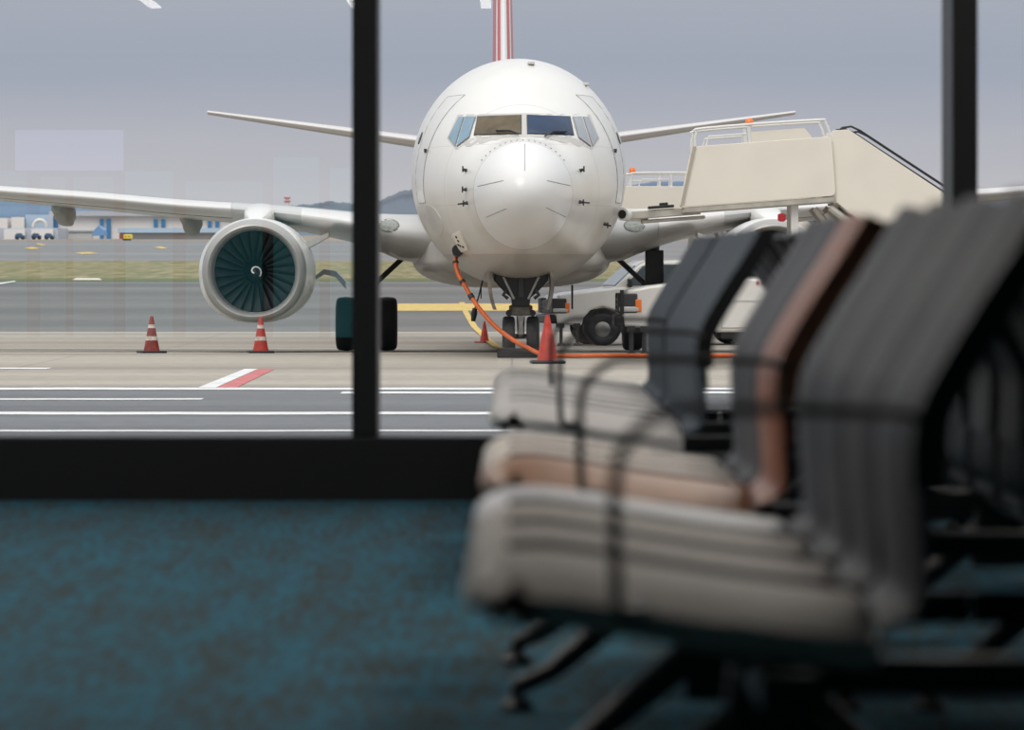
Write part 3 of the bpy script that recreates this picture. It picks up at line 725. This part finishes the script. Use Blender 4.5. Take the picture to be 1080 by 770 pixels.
for a, b, c in ((25, 43, 261.5), (38, 49, 257.5), (78, 104, 266.8), (162, 178, 261)):
    mark([G(a, c + .2), G(a + 8, c + 1.6), G(b, c + 1.0), G(b - 9, c - .8)], YEL, .03)
mark([G(0, 300.5), G(16, 297.8), G(16, 296.8), G(0, 299)], WPAINT, .03)
mark([G(76, 296), G(108, 296), G(104, 294), G(80, 294)], mat('pale_stone', (.62, .58, .5), .9), .03)

# ================================================================== FAR BUILDINGS
BY = 700.
def FX(px, Y=BY): return (px - HX) / F * Y
def FZ(py, Y=BY): return CZ + (HY - py) / F * Y
def fbox(name, px0, px1, py0, py1, m, parent=None, Y=BY, dep=30., off=0., bevel=0):
    g = MB(); YY = BY + off; x0, x1, z0, z1 = FX(px0, YY), FX(px1, YY), FZ(py1, YY), FZ(py0, YY); o0 = parent.location if parent else Vector((0, 0, 0))
    g.box(((x0 + x1) / 2 - o0.x, BY + off + dep / 2 - o0.y, (z0 + z1) / 2 - o0.z), (x1 - x0, dep, z1 - z0))
    return g.build(name, m, parent, smooth=False, bevel=bevel)
BW = mat('hangar_wall', (.80, .765, .75), .8, noise=.06, nscale=.1); BG = mat('hangar_grey', (.47, .50, .57), .8); BB = mat('window_blue', (.05, .19, .42), .4)
BLB = mat('pale_blue_cladding', (.42, .55, .70), .6); BRD = mat('roof_grey', (.45, .46, .50), .8); GAR = mat('garage_grey', (.36, .36, .38), .8)
han = thing('hangar', 'long white hangar with tall blue windows on the horizon left of the engine', 'building', (FX(150), BY, 4.8))
wl = fbox('wall', 54, 262, 227.5, 254.5, BW, han); fbox('roof', 52, 263, 222.5, 227.8, BRD, han, dep=32, off=-1)
for a, b, c, d in ((57, 61, 231, 247), (105.3, 109, 231, 252), (112.2, 116.6, 231, 252), (162, 166, 231.5, 240), (170, 174, 231.5, 240), (219, 223, 233, 240), (227, 231, 233, 240)):
    fbox('window', a, b, c, d, BB, han, dep=1, off=-.4)
fbox('garage_door', 71, 97, 245, 253.5, mat('garage_pale', (.52, .51, .52), .8), han, dep=1, off=-.3); fbox('door_lintel', 69, 98, 243, 244.8, GAR, han, dep=1, off=-.5)
fbox('column', 50, 56, 226, 254.5, BG, han, dep=3, off=-1.2)
ann = thing('warehouse', 'low building with a pale blue roof in front of the hangar', 'building', (FX(185), BY - 40, 4.5))
fbox('wall', 126, 258, 245, 254.5, mat('annex_wall', (.50, .46, .46), .8), ann, dep=20, off=-30); fbox('roof', 124, 259, 240.5, 245.4, BLB, ann, dep=22, off=-31)
g = MB(); g.prism([(FX(121) - ann.location.x, FZ(250) - 4.5), (FX(133) - ann.location.x, FZ(250) - 4.5), (FX(132) - ann.location.x, FZ(245) - 4.5), (FX(127.5) - ann.location.x, FZ(240) - 4.5), (FX(122) - ann.location.x, FZ(246) - 4.5)], 'y', 2, 8)
g.build('gable', mat('gable_blue', (.16, .30, .55), .6), ann, smooth=False)
lb = thing('depot', 'low grey depot block at the far left with dark parked vehicles before it', 'building', (FX(28), BY - 30, 4.6))
fbox('wall', -40, 61, 240.5, 254.5, BG, lb, dep=16, off=-20)
for a, b in ((4, 26), (33, 56), (-30, -6)): fbox('panel', a, b, 242, 254, BW, lb, dep=1, off=-20.6)
up = thing('plant_building', 'pale blue building with a round white vent above the depot', 'building', (FX(40), BY + 10, 4.8))
fbox('wall', 27, 51, 226.5, 242, BLB, up, dep=20, off=12); fbox('wall', 12, 25, 229, 242, BW, up, dep=14, off=10); fbox('wall', -30, 8, 230, 242, BW, up, dep=14, off=10)
g = MB(); c = Vector((FX(36) - up.location.x, -1.5, FZ(239) - 4.8)); g.tube([c + Vector((a * .0 + .95 * math.cos(a) * 1.1, 0, 1.15 * math.sin(a))) for a in [PI * k / 10 for k in range(11)]], .28, 8); g.build('vent', RAIL, up)
for px, lbx in ((21, 'first'), (38.5, 'middle'), (52, 'last')):
    t = thing('parked_van', {'first': 'tiny dark blue vehicle before the depot, leftmost of three', 'middle': 'tiny dark blue vehicle before the depot, middle of three', 'last': 'tiny dark blue vehicle before the depot, rightmost of three'}[lbx], 'car', (FX(px, 665), 665, gz(665)), 0, 'vehicles parked before the depot')
    MB().prism([(-.7, .25), (.7, .25), (.7, .6), (.42, .65), (.25, .95), (-.45, .95), (-.7, .6)], 'y', -.8, .8).build('body', mat('car_blue', (.06, .10, .2), .4), t, bevel=.05)
    for a in (-.42, .42): MB().lathe([(-.85, .25), (.85, .25)], (a, 0, .25), 'y', 12).build('tyre', TYRE, t)
sg = thing('taxiway_sign', 'small yellow taxiway sign on the far verge with dark characters', 'sign', (FX(134, 610), 610, gz(610)))
MB().box((.15, 0, .55), (1.25, .12, .62)).build('board', mat('sign_yellow', (.85, .62, .05), .5), sg, bevel=.08)
MB().box((-.80, 0, .55), (.55, .12, .55)).build('end_board', mat('sign_dark_red', (.32, .07, .05), .5), sg, bevel=.03)
g = MB()
for k, w in enumerate((.12, .05, .12, .1)): g.box((-.2 + .22 * k, -.07, .55), (w, .02, .07 if k % 2 else .16))
g.build('lettering', BLACK, sg, smooth=False)
MB().box((0, 0, .14), (1.2, .06, .26)).build('stand', DARK, sg)
m_ = thing('radio_mast', 'thin red and white mast on the horizon above the engine', 'mast', (FX(303, 1000), 1000, gz(1000)))
hm = FZ(207, 1000) - gz(1000); MB().tube([(0, 0, 0), (0, 0, hm)], [.8, .35], 8).build('pole', WPAINT, m_)
for k in range(2): MB().box((0, 0, hm - .4 - k * .8), (1.5, 1.0, .35)).build('red_band', RPAINT, m_)
# hills
def hills(name, Y, prof, m, seed, amp, label, dep=400):
    random.seed(seed); f = pchip([p[0] for p in prof], [p[1] for p in prof]); g = MB(); n = 420
    rows = []
    a, b = prof[0][0], prof[-1][0]; ph = [random.uniform(0, 6) for _ in range(6)]
    for j, (dy, k) in enumerate(((-dep * .5, 0), (-dep * .25, .55), (-.08 * dep, .88), (0, 1), (dep * .5, 1.0), (dep, 0))):
        row = []
        for i in range(n + 1):
            px = a + (b - a) * i / n; h = f(px) - amp * (abs(math.sin(px * .21 + ph[0])) + abs(math.sin(px * .53 + ph[1])) * .7 + random.random() * .6) * .5
            yy = Y + dy; z0 = gz(yy); zt = FZ(h, Y)
            row.append((FX(px, Y), yy, z0 + (zt - z0) * k))
        rows.append(row)
    vs = [[g.bm.verts.new(p) for p in r] for r in rows]
    for r0, r1 in zip(vs, vs[1:]):
        for i in range(n): g.bm.faces.new((r0[i], r0[i + 1], r1[i + 1], r1[i]))
    return struct(g.build(name, m, angle=70))
HB = mat('hazy_blue_hill', (.115, .175, .27), .95, noise=.35, nscale=.02); HT = mat('hazy_tree_ridge', (.12, .145, .185), .95, noise=.4, nscale=.05)  # distance haze is mixed into both hill base colours
hills('hills_haze_blue', 2400, [(-600, 206), (-100, 203), (0, 203), (100, 209), (200, 216), (300, 218), (420, 214), (640, 200), (700, 192), (780, 197), (900, 205), (1500, 210)], HB, 3, 1.2, '')
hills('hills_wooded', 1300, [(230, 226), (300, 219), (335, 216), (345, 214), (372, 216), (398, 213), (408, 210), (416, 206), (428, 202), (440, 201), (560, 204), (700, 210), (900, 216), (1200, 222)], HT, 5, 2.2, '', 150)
strip('far_field', 1300, 3200, mat('far_field_green', (.25, .30, .30), .95), 0, -1200, 1200)

# ================================================================== DEPARTURE LOUNGE
WY = 15.58
FRB = mat('window_frame_black', (.009, .009, .010), .42, spec=.3)
# carpet
cm = bpy.data.materials.new('carpet'); cm.use_nodes = True; nt = cm.node_tree; b = nt.nodes['Principled BSDF']; b.inputs['Roughness'].default_value = .95
b.inputs['Specular IOR Level'].default_value = .15
tc = nt.nodes.new('ShaderNodeTexCoord'); mp = nt.nodes.new('ShaderNodeMapping'); mp.inputs['Scale'].default_value = (1, .10, 1)
n1 = nt.nodes.new('ShaderNodeTexNoise'); n1.inputs['Scale'].default_value = 48; n1.inputs['Detail'].default_value = 3
n2 = nt.nodes.new('ShaderNodeTexNoise'); n2.inputs['Scale'].default_value = 9; n2.inputs['Detail'].default_value = 2
nt.links.new(tc.outputs['Object'], mp.inputs[0]); nt.links.new(mp.outputs[0], n1.inputs['Vector']); nt.links.new(mp.outputs[0], n2.inputs['Vector'])
ad = mth('ADD', mth('MULTIPLY', n1.outputs['Fac'], .65), mth('MULTIPLY', n2.outputs['Fac'], .35))
r = nt.nodes.new('ShaderNodeValToRGB'); nt.links.new(ad, r.inputs[0])
r.color_ramp.elements[0].position = .40; r.color_ramp.elements[0].color = (.032, .042, .043, 1)
r.color_ramp.elements[1].position = .60; r.color_ramp.elements[1].color = (.020, .105, .155, 1)
nt.links.new(r.outputs[0], b.inputs['Base Color'])
g = MB(); g.box((0, -.2, -.15), (18.4, 31.56, .30)); o = g.build('floor', cm, smooth=False); struct(o)
WALLM = mat('lounge_wall', (.10, .10, .10), .8); CEIL = mat('lounge_ceiling', (.35, .34, .33), .8)
H = 3.6
struct(MB().box((0, -16.1, H / 2), (18.6, .2, H)).build('wall_back', WALLM, smooth=False))
struct(MB().box((-9.2, -.2, H / 2), (.2, 31.8, H)).build('wall_left', WALLM, smooth=False))
struct(MB().box((9.2, -.2, H / 2), (.2, 31.8, H)).build('wall_right', WALLM, smooth=False))
struct(MB().box((0, -.0, H + .15), (18.8, 32.4, .3)).build('ceiling', CEIL, smooth=False))
# foundation below the floor, outside face
struct(MB().box((0, WY + .18, -.43), (18.6, .44, .62)).build('trim_1', mat('plinth', (.3, .3, .3), .8), smooth=False))
zs = .226
struct(MB().box((0, WY + .2, (zs - .12) / 2), (18.4, .4, zs + .12)).build('trim_2', FRB, smooth=False, bevel=.008))
struct(MB().box((0, WY + .2, H - .15), (18.4, .4, .3)).build('trim_3', FRB, smooth=False))
ctr = [-.527 + 2.146 * k for k in range(-4, 5)]
k = 4
for i, c in enumerate(ctr):
    struct(MB().box((c, WY + .2, (zs + H - .3) / 2), (.09, .40, H - .3 - zs)).build('trim_%d' % k, FRB, smooth=False, bevel=.006)); k += 1
gl = bpy.data.materials.new('window_glass'); gl.use_nodes = True; nt = gl.node_tree; nt.nodes.remove(nt.nodes['Principled BSDF']); out = nt.nodes['Material Output']
tr = nt.nodes.new('ShaderNodeBsdfTransparent'); tr.inputs[0].default_value = (.985, .99, .99, 1); gs = nt.nodes.new('ShaderNodeBsdfGlossy'); gs.inputs['Roughness'].default_value = .0
fr = nt.nodes.new('ShaderNodeFresnel'); fr.inputs[0].default_value = 1.5; mx = nt.nodes.new('ShaderNodeMixShader')
nt.links.new(fr.outputs[0], mx.inputs[0]); nt.links.new(tr.outputs[0], mx.inputs[1]); nt.links.new(gs.outputs[0], mx.inputs[2]); nt.links.new(mx.outputs[0], out.inputs[0])
edges = [-9.1] + ctr + [9.1]; j = 1
for a, c in zip(edges, edges[1:]):
    x0 = a + .045 if a > -9 else a; x1 = c - .045 if c < 9 else c
    if x1 - x0 < .1: continue
    struct(MB().box(((x0 + x1) / 2, WY + .33, (zs + H - .3) / 2), (x1 - x0, .012, H - .3 - zs)).build('window_%d' % j, gl, smooth=False)); j += 1
# back wall: added teal glow panels that tint the reflection and a screen, seen mirrored in the window
TEALS = [mat('reflection_teal_%s' % n, (.07, .46, .52), .4, emit=e) for n, e in (('a', .8), ('b', .7), ('c', .55))]
pw_ = thing('reflection_panel_wall', 'glowing teal panels added on the rear wall to tint the left window reflection', 'partition', (-4.8, -15.9, 0))
x = -3.9; random.seed(4)
while x < 3.1:
    w = random.choice((.35, .6, .9, .5)); w = min(w, 3.28 - x); hh = random.uniform(1.7, 2.35)
    MB().box((x + w / 2, 0, .04 + hh / 2), (w - .12 * random.random() - .03, .06, hh)).build('lit_panel', random.choice(TEALS), pw_, smooth=False); x += w + random.choice((.01, .04, .07))
MB().box((-.4, .05, .02), (7.4, .16, .04)).build('base_rail', FRB, pw_)
sc = thing('wall_screen', 'pale lavender lit screen on the rear wall, mirrored in the left window', 'screen', (-4.82, -15.7, 0))
MB().box((0, 0, 2.08), (1.22, .06, .47)).build('frame', BLACK, sc, bevel=.01)
MB().box((0, .035, 2.08), (1.18, .02, .44)).build('display', mat('screen_lavender', (.50, .50, 1.0), .4, emit=1.3), sc)
MB().box((0, -.0, .92), (.08, .05, 1.84)).build('stand', BLACK, sc)
# ceiling lights, then the added fill panels
FILL_E = 9.5
TUBE = mat('ceiling_lamp', (1, .93, .84), .4, emit=7.)
lamps = [(-3.72, -12.95), (-1.62, -12.95), (-.27, -12.95)]
L0 = None
for i, (x, y) in enumerate(lamps):
    if L0 is None:
        L0 = thing('ceiling_light', 'slim linear ceiling light at the back of the lounge, lit warm white', 'ceiling light', (x, y, H - .07), 0, 'linear ceiling lights')
        MB().box((0, 0, .035), (.16, 1.7, .07)).build('housing', FRB, L0, bevel=.01); MB().box((0, 0, -.008), (.11, 1.62, .02)).build('diffuser', TUBE, L0)
    else: dup(L0, (x, y, H - .07), L0['label'])
PANEL = mat('fill_panel_glow', (1, .95, .89), .4, emit=FILL_E)
L1 = None  # unseen square panels added overhead to brighten the seats
for x in (-6, -2.2, 1.6, 5.4):
    for y in (8.8, 12.6):
        if L1 is None:
            L1 = thing('fill_panel', 'unseen ceiling panel added to brighten the seats, lit warm white', 'ceiling light', (x, y, H - .052), 0, 'added ceiling fill panels')
            MB().box((0, 0, .025), (1.4, 1.4, .05)).build('housing', FRB, L1, bevel=.01); MB().box((0, 0, -.006), (1.3, 1.3, .02)).build('diffuser', PANEL, L1)
        else: dup(L1, (x, y, H - .052), L1['label'])

# ---------------- beam benches
FAB = mat('seat_fabric_lit', (.66, .595, .535), .65, noise=.12, nscale=60, sheen=.3)  # seat copy of the fabric, lightened for the light falling from above
FABB = mat('seat_fabric_shaded', (.056, .062, .076), .6, noise=.12, nscale=60)  # same fabric as the seats, darkened for the shade on the backs
FABL = mat('far_seat_fabric_lit', (.56, .535, .52), .6, noise=.1, nscale=60, sheen=.3)  # lightened seat copy for the far benches
WHS = mat('seat_pale', (.92, .92, .94), .45, noise=.05, nscale=30)
BRS = mat('brown_leather_seat', (.40, .23, .15), .40, noise=.15, nscale=25)
BRB = mat('brown_leather_back', (.34, .105, .045), .40, noise=.15, nscale=25)
BLK = mat('black_upholstery', (.014, .014, .016), .55)
seat_c = [(-.026, .440), (-.040, .456), (-.034, .474), (-.005, .487), (.045, .489), (.12, .479), (.20, .466), (.28, .454), (.35, .445), (.41, .438), (.440, .438)]
seat_c = [(x, z - .020) for x, z in seat_c]
back_c = [(.440, .418), (.470, .428), (.484, .456), (.482, .52), (.478, .58), (.478, .635), (.486, .672), (.505, .71), (.55, .785), (.60, .862), (.636, .922), (.641, .931)]
def smooth2(p, n=4): return [(q.x, q.y) for q in smooth_pts([Vector(v) for v in p], n)]
def outline(c, t, tip=True):
    c = smooth2(c); up, lo = [], []
    for i, p in enumerate(c):
        a = Vector(c[max(i - 1, 0)]); b = Vector(c[min(i + 1, len(c) - 1)]); d = (b - a).normalized(); n = Vector((-d.y, d.x))
        up.append(Vector(p) + n * t / 2); lo.append(Vector(p) - n * t / 2)
    return [(q.x, q.y) for q in up + lo[::-1]]
PITCH, SW = .508, .44
def cushion(c, t, y0, y1, fx, wf, crn=.5):
    """padded sling: profile c (x,z) swept across y with a crowned, soft-edged section; wf(u) narrows it along its length"""
    c = smooth2(c); n = len(c); nr = []
    for i in range(n):
        a = Vector(c[max(i - 1, 0)]); b = Vector(c[min(i + 1, n - 1)]); d = (b - a).normalized(); nr.append(Vector((-d.y, d.x)))
    rings = []; ym = (y0 + y1) / 2; hw = (y1 - y0) / 2
    for v in (-1, -.985, -.94, -.85, -.7, -.45, -.2, 0, .2, .45, .7, .85, .94, .985, 1):
        k = (1 - abs(v) ** 3.2) ** .5 * .86 + .14 if abs(v) < 1 else .14
        up, lo = [], []
        for i, p in enumerate(c):
            e = min(1, .35 + min(i, n - 1 - i) * .25); y = ym + hw * v * wf(i / (n - 1))
            cr = -t * crn * abs(v) ** 2.0
            q = Vector(p) + nr[i] * (t * k * e / 2 + cr); w = Vector(p) + nr[i] * (-t * k * e / 2 + cr * .35)
            up.append((fx(q.x), y, q.y)); lo.append((fx(w.x), y, w.y))
        rings.append(up + lo[::-1])
    return MB().ring_loft(rings)
def bench(name, label, y0, n, legs, mirror=False, mats=None, arms=None, cross=True, xs=None):
    fx = (lambda x: .33 - x) if mirror else (lambda x: x - .33)
    t = thing(name, label, 'bench', (1.09 if mirror else .33, y0, 0), 0, 'rows of linked airport seats')
    def tr(pr): return [(fx(x), z) for x, z in pr]
    L = n * PITCH
    for k in range(n):
        a = k * PITCH + (PITCH - SW) / 2; b = a + SW
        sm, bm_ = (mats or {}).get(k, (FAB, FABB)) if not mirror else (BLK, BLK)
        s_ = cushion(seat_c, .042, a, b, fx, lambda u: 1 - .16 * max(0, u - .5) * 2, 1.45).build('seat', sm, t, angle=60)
        if sm is WHS: s_['label'] = 'pale, almost white seat'
        if sm is BRS: s_['label'] = 'brown leather seat'
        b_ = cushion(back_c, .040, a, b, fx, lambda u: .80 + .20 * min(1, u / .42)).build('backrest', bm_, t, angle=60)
        if bm_ is BRB: b_['label'] = 'brown leather backrest'
        sh = [(x + .006, z - .036) for x, z in seat_c[2:]]
        MB().prism(tr(outline(sh, .022)), 'y', a + .05, b - .05).build('seat_pan', BLACK, t, bevel=.006)
        bk = [(x + .022, z) for x, z in back_c[3:-1]]
        MB().prism(tr(outline(bk, .012)), 'y', a + .055, b - .055).build('back_shell', mat('shell_black', (.02, .02, .022), .45) if bm_ is not BRB else BRB, t)
        MB().prism(tr([(.10, .455), (.42, .41), (.42, .37), (.36, .34), (.29, .34), (.16, .40)]), 'y', (a + b) / 2 - .02, (a + b) / 2 + .02).build('bracket', BLACK, t, bevel=.006)
    fr_ = seat_c[2:-1] + back_c[:-1]
    for k in range(n + 1):
        if 0 < k < n:
            MB().tube([(fx(x + (.004 if z > .5 else 0)), k * PITCH, z + (.008 if z < .5 and x < .42 else 0)) for x, z in smooth2(seat_c[3:-1] + back_c[:-1], 2)], .010, 8).build('side_frame', BLACK, t)
    em = BRB if (mats or {}).get(0, (0, 0))[1] is BRB else BLACK
    MB().prism(tr(outline([(x + .018, z - .004) for x, z in back_c[4:]], .042)), 'y', .004, .026).build('end_panel', em, t, bevel=.005)
    for k in (arms if arms is not None else (0,)):
        y = k * PITCH + (-.012 if k == 0 else .012 if k == n else 0)
        pts = smooth_pts([Vector((fx(x), y, z)) for x, z in ((.13, .43), (.124, .46), (.122, .56), (.130, .625), (.175, .668), (.23, .674), (.40, .672), (.47, .668), (.495, .655))], 3)
        MB().tube(pts, .0078, 10).build('armrest', BLACK, t)
        MB().tube([(fx(.13), y, .432), (fx(.16), y + .07, .43)], .010, 8).build('arm_bracket', BLACK, t)
    MB().box((0 if not mirror else 0, L / 2, .335), (.07, L + .02, .05)).build('beam', BLACK, t, bevel=.006)
    for ly in legs:
        y = ly - y0
        MB().prism([(-.05, .33), (.05, .33), (.065, .17), (-.065, .17)], 'y', y - .03, y + .03).build('pedestal', BLACK, t, bevel=.008)
        for sgn, ft in ((-1, -.32), (1, .30)):
            if mirror: sgn, ft = -sgn, -ft
            lg = MB().tube([(sgn * .02, y, .27), (ft * .8, y, .075), (ft, y, .045), (ft, y, .02)], [.030, .020, .018, .017], 10).build('leg', BLACK, t)
            MB().lathe([(0, .032), (.012, .032), (.025, .018)], (ft, y, 0), 'z', 14).build('foot', BLACK, lg)
        if cross: MB().box((-.19 if mirror else .19, y, .315), (.376, .045, .05)).build('crossbar', BLACK, t, bevel=.006)
    return t
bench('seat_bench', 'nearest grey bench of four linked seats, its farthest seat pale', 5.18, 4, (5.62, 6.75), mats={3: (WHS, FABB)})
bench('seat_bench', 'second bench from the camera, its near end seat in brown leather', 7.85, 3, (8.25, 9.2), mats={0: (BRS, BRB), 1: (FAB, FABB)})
B2 = mat('far_seat_fabric_shaded', (.050, .070, .092), .6, noise=.12, nscale=60)  # far bench fabric with the shade of the backs in its colour
bench('seat_bench', 'third grey bench of linked seats, in front of the stair truck door', 11.2, 4, (11.6, 12.8), mats={k: (FABL, B2) for k in range(4)})
bench('seat_bench', 'farthest grey bench of three linked seats, closest to the window', 13.62, 3, (13.9, 14.9), mats={k: (FABL, B2) for k in range(3)})
bench('seat_bench', 'black bench at the right edge, standing back to back with the nearest grey bench', 5.18, 5, (5.62, 6.75), True)
bench('seat_bench', 'black bench back to back with the brown-ended grey bench', 7.745, 5, (8.25, 9.75), True)
bench('seat_bench', 'black bench back to back with the third grey bench', 10.34, 5, (11.5, 12.6), True)
bench('seat_bench', 'black bench by the window, back to back with the farthest grey bench', 12.91, 4, (13.9, 14.9), True)

# ================================================================== LIGHT, SKY, CAMERA
w = bpy.data.worlds.new('sky'); bpy.context.scene.world = w; w.use_nodes = True; nt = w.node_tree; bg = nt.nodes['Background']
tc = nt.nodes.new('ShaderNodeTexCoord'); sp = nt.nodes.new('ShaderNodeSeparateXYZ'); nt.links.new(tc.outputs['Generated'], sp.inputs[0])
mp = nt.nodes.new('ShaderNodeMapping'); mp.inputs['Scale'].default_value = (6, 6, 60); nt.links.new(tc.outputs['Generated'], mp.inputs[0])
nz = nt.nodes.new('ShaderNodeTexNoise'); nz.inputs['Scale'].default_value = 1.; nz.inputs['Detail'].default_value = 4; nt.links.new(mp.outputs[0], nz.inputs['Vector'])
zz = mth('ADD', sp.outputs['Z'], mth('MULTIPLY', mth('SUBTRACT', nz.outputs['Fac'], .5), .018))
r = nt.nodes.new('ShaderNodeValToRGB'); nt.links.new(zz, r.inputs[0]); E = r.color_ramp.elements
def scol(*c): return (*[((v / 255 + .055) / 1.055) ** 2.4 for v in c], 1)
E[0].position = 0; E[0].color = scol(200, 198, 202); E[1].position = 1; E[1].color = (1.0, 1.0, 1.0, 1)
for p, c in ((.016, scol(198, 197, 202)), (.030, scol(187, 188, 197)), (.046, scol(168, 175, 190)), (.062, scol(176, 181, 193)), (.12, (.55, .57, .61, 1)), (.3, (.72, .74, .77, 1))):
    e = E.new(p); e.color = c
nt.links.new(r.outputs[0], bg.inputs[0])
up_ = mth('ADD', 1.0, mth('MULTIPLY', mth('MAXIMUM', mth('SUBTRACT', sp.outputs['Z'], .08), 0), .8))
nt.links.new(up_, bg.inputs[1])
s = bpy.data.lights.new('sun', 'SUN'); s.energy = 1.25; s.angle = math.radians(30); s.color = (1, .95, .88)
so = bpy.data.objects.new('sun', s); COL.objects.link(so); so.rotation_euler = Vector((.30, .62, -.85)).to_track_quat('-Z', 'Y').to_euler(); so.location = (0, 0, 30)

cam = bpy.data.cameras.new('camera'); co = bpy.data.objects.new('camera', cam); COL.objects.link(co)
cam.sensor_fit = 'HORIZONTAL'; cam.sensor_width = 36; cam.lens = F / 1080 * 36; cam.shift_y = -(385 - HY) / 1080
co.location = (0, 0, CZ); co.rotation_euler = (PI / 2, 0, 0); cam.clip_start = .1; cam.clip_end = 6000
cam.dof.use_dof = True; cam.dof.focus_distance = 74; cam.dof.aperture_fstop = 5.2
sc_ = bpy.context.scene; sc_.camera = co
sc_.view_settings.view_transform = 'Standard'; sc_.view_settings.look = 'None'; sc_.view_settings.gamma = 1; sc_.view_settings.exposure = 0
sc_.view_settings.use_curve_mapping = False
sc_.cycles.use_denoising = True; sc_.cycles.max_bounces = 10; sc_.cycles.transparent_max_bounces = 12; sc_.cycles.sample_clamp_indirect = 6
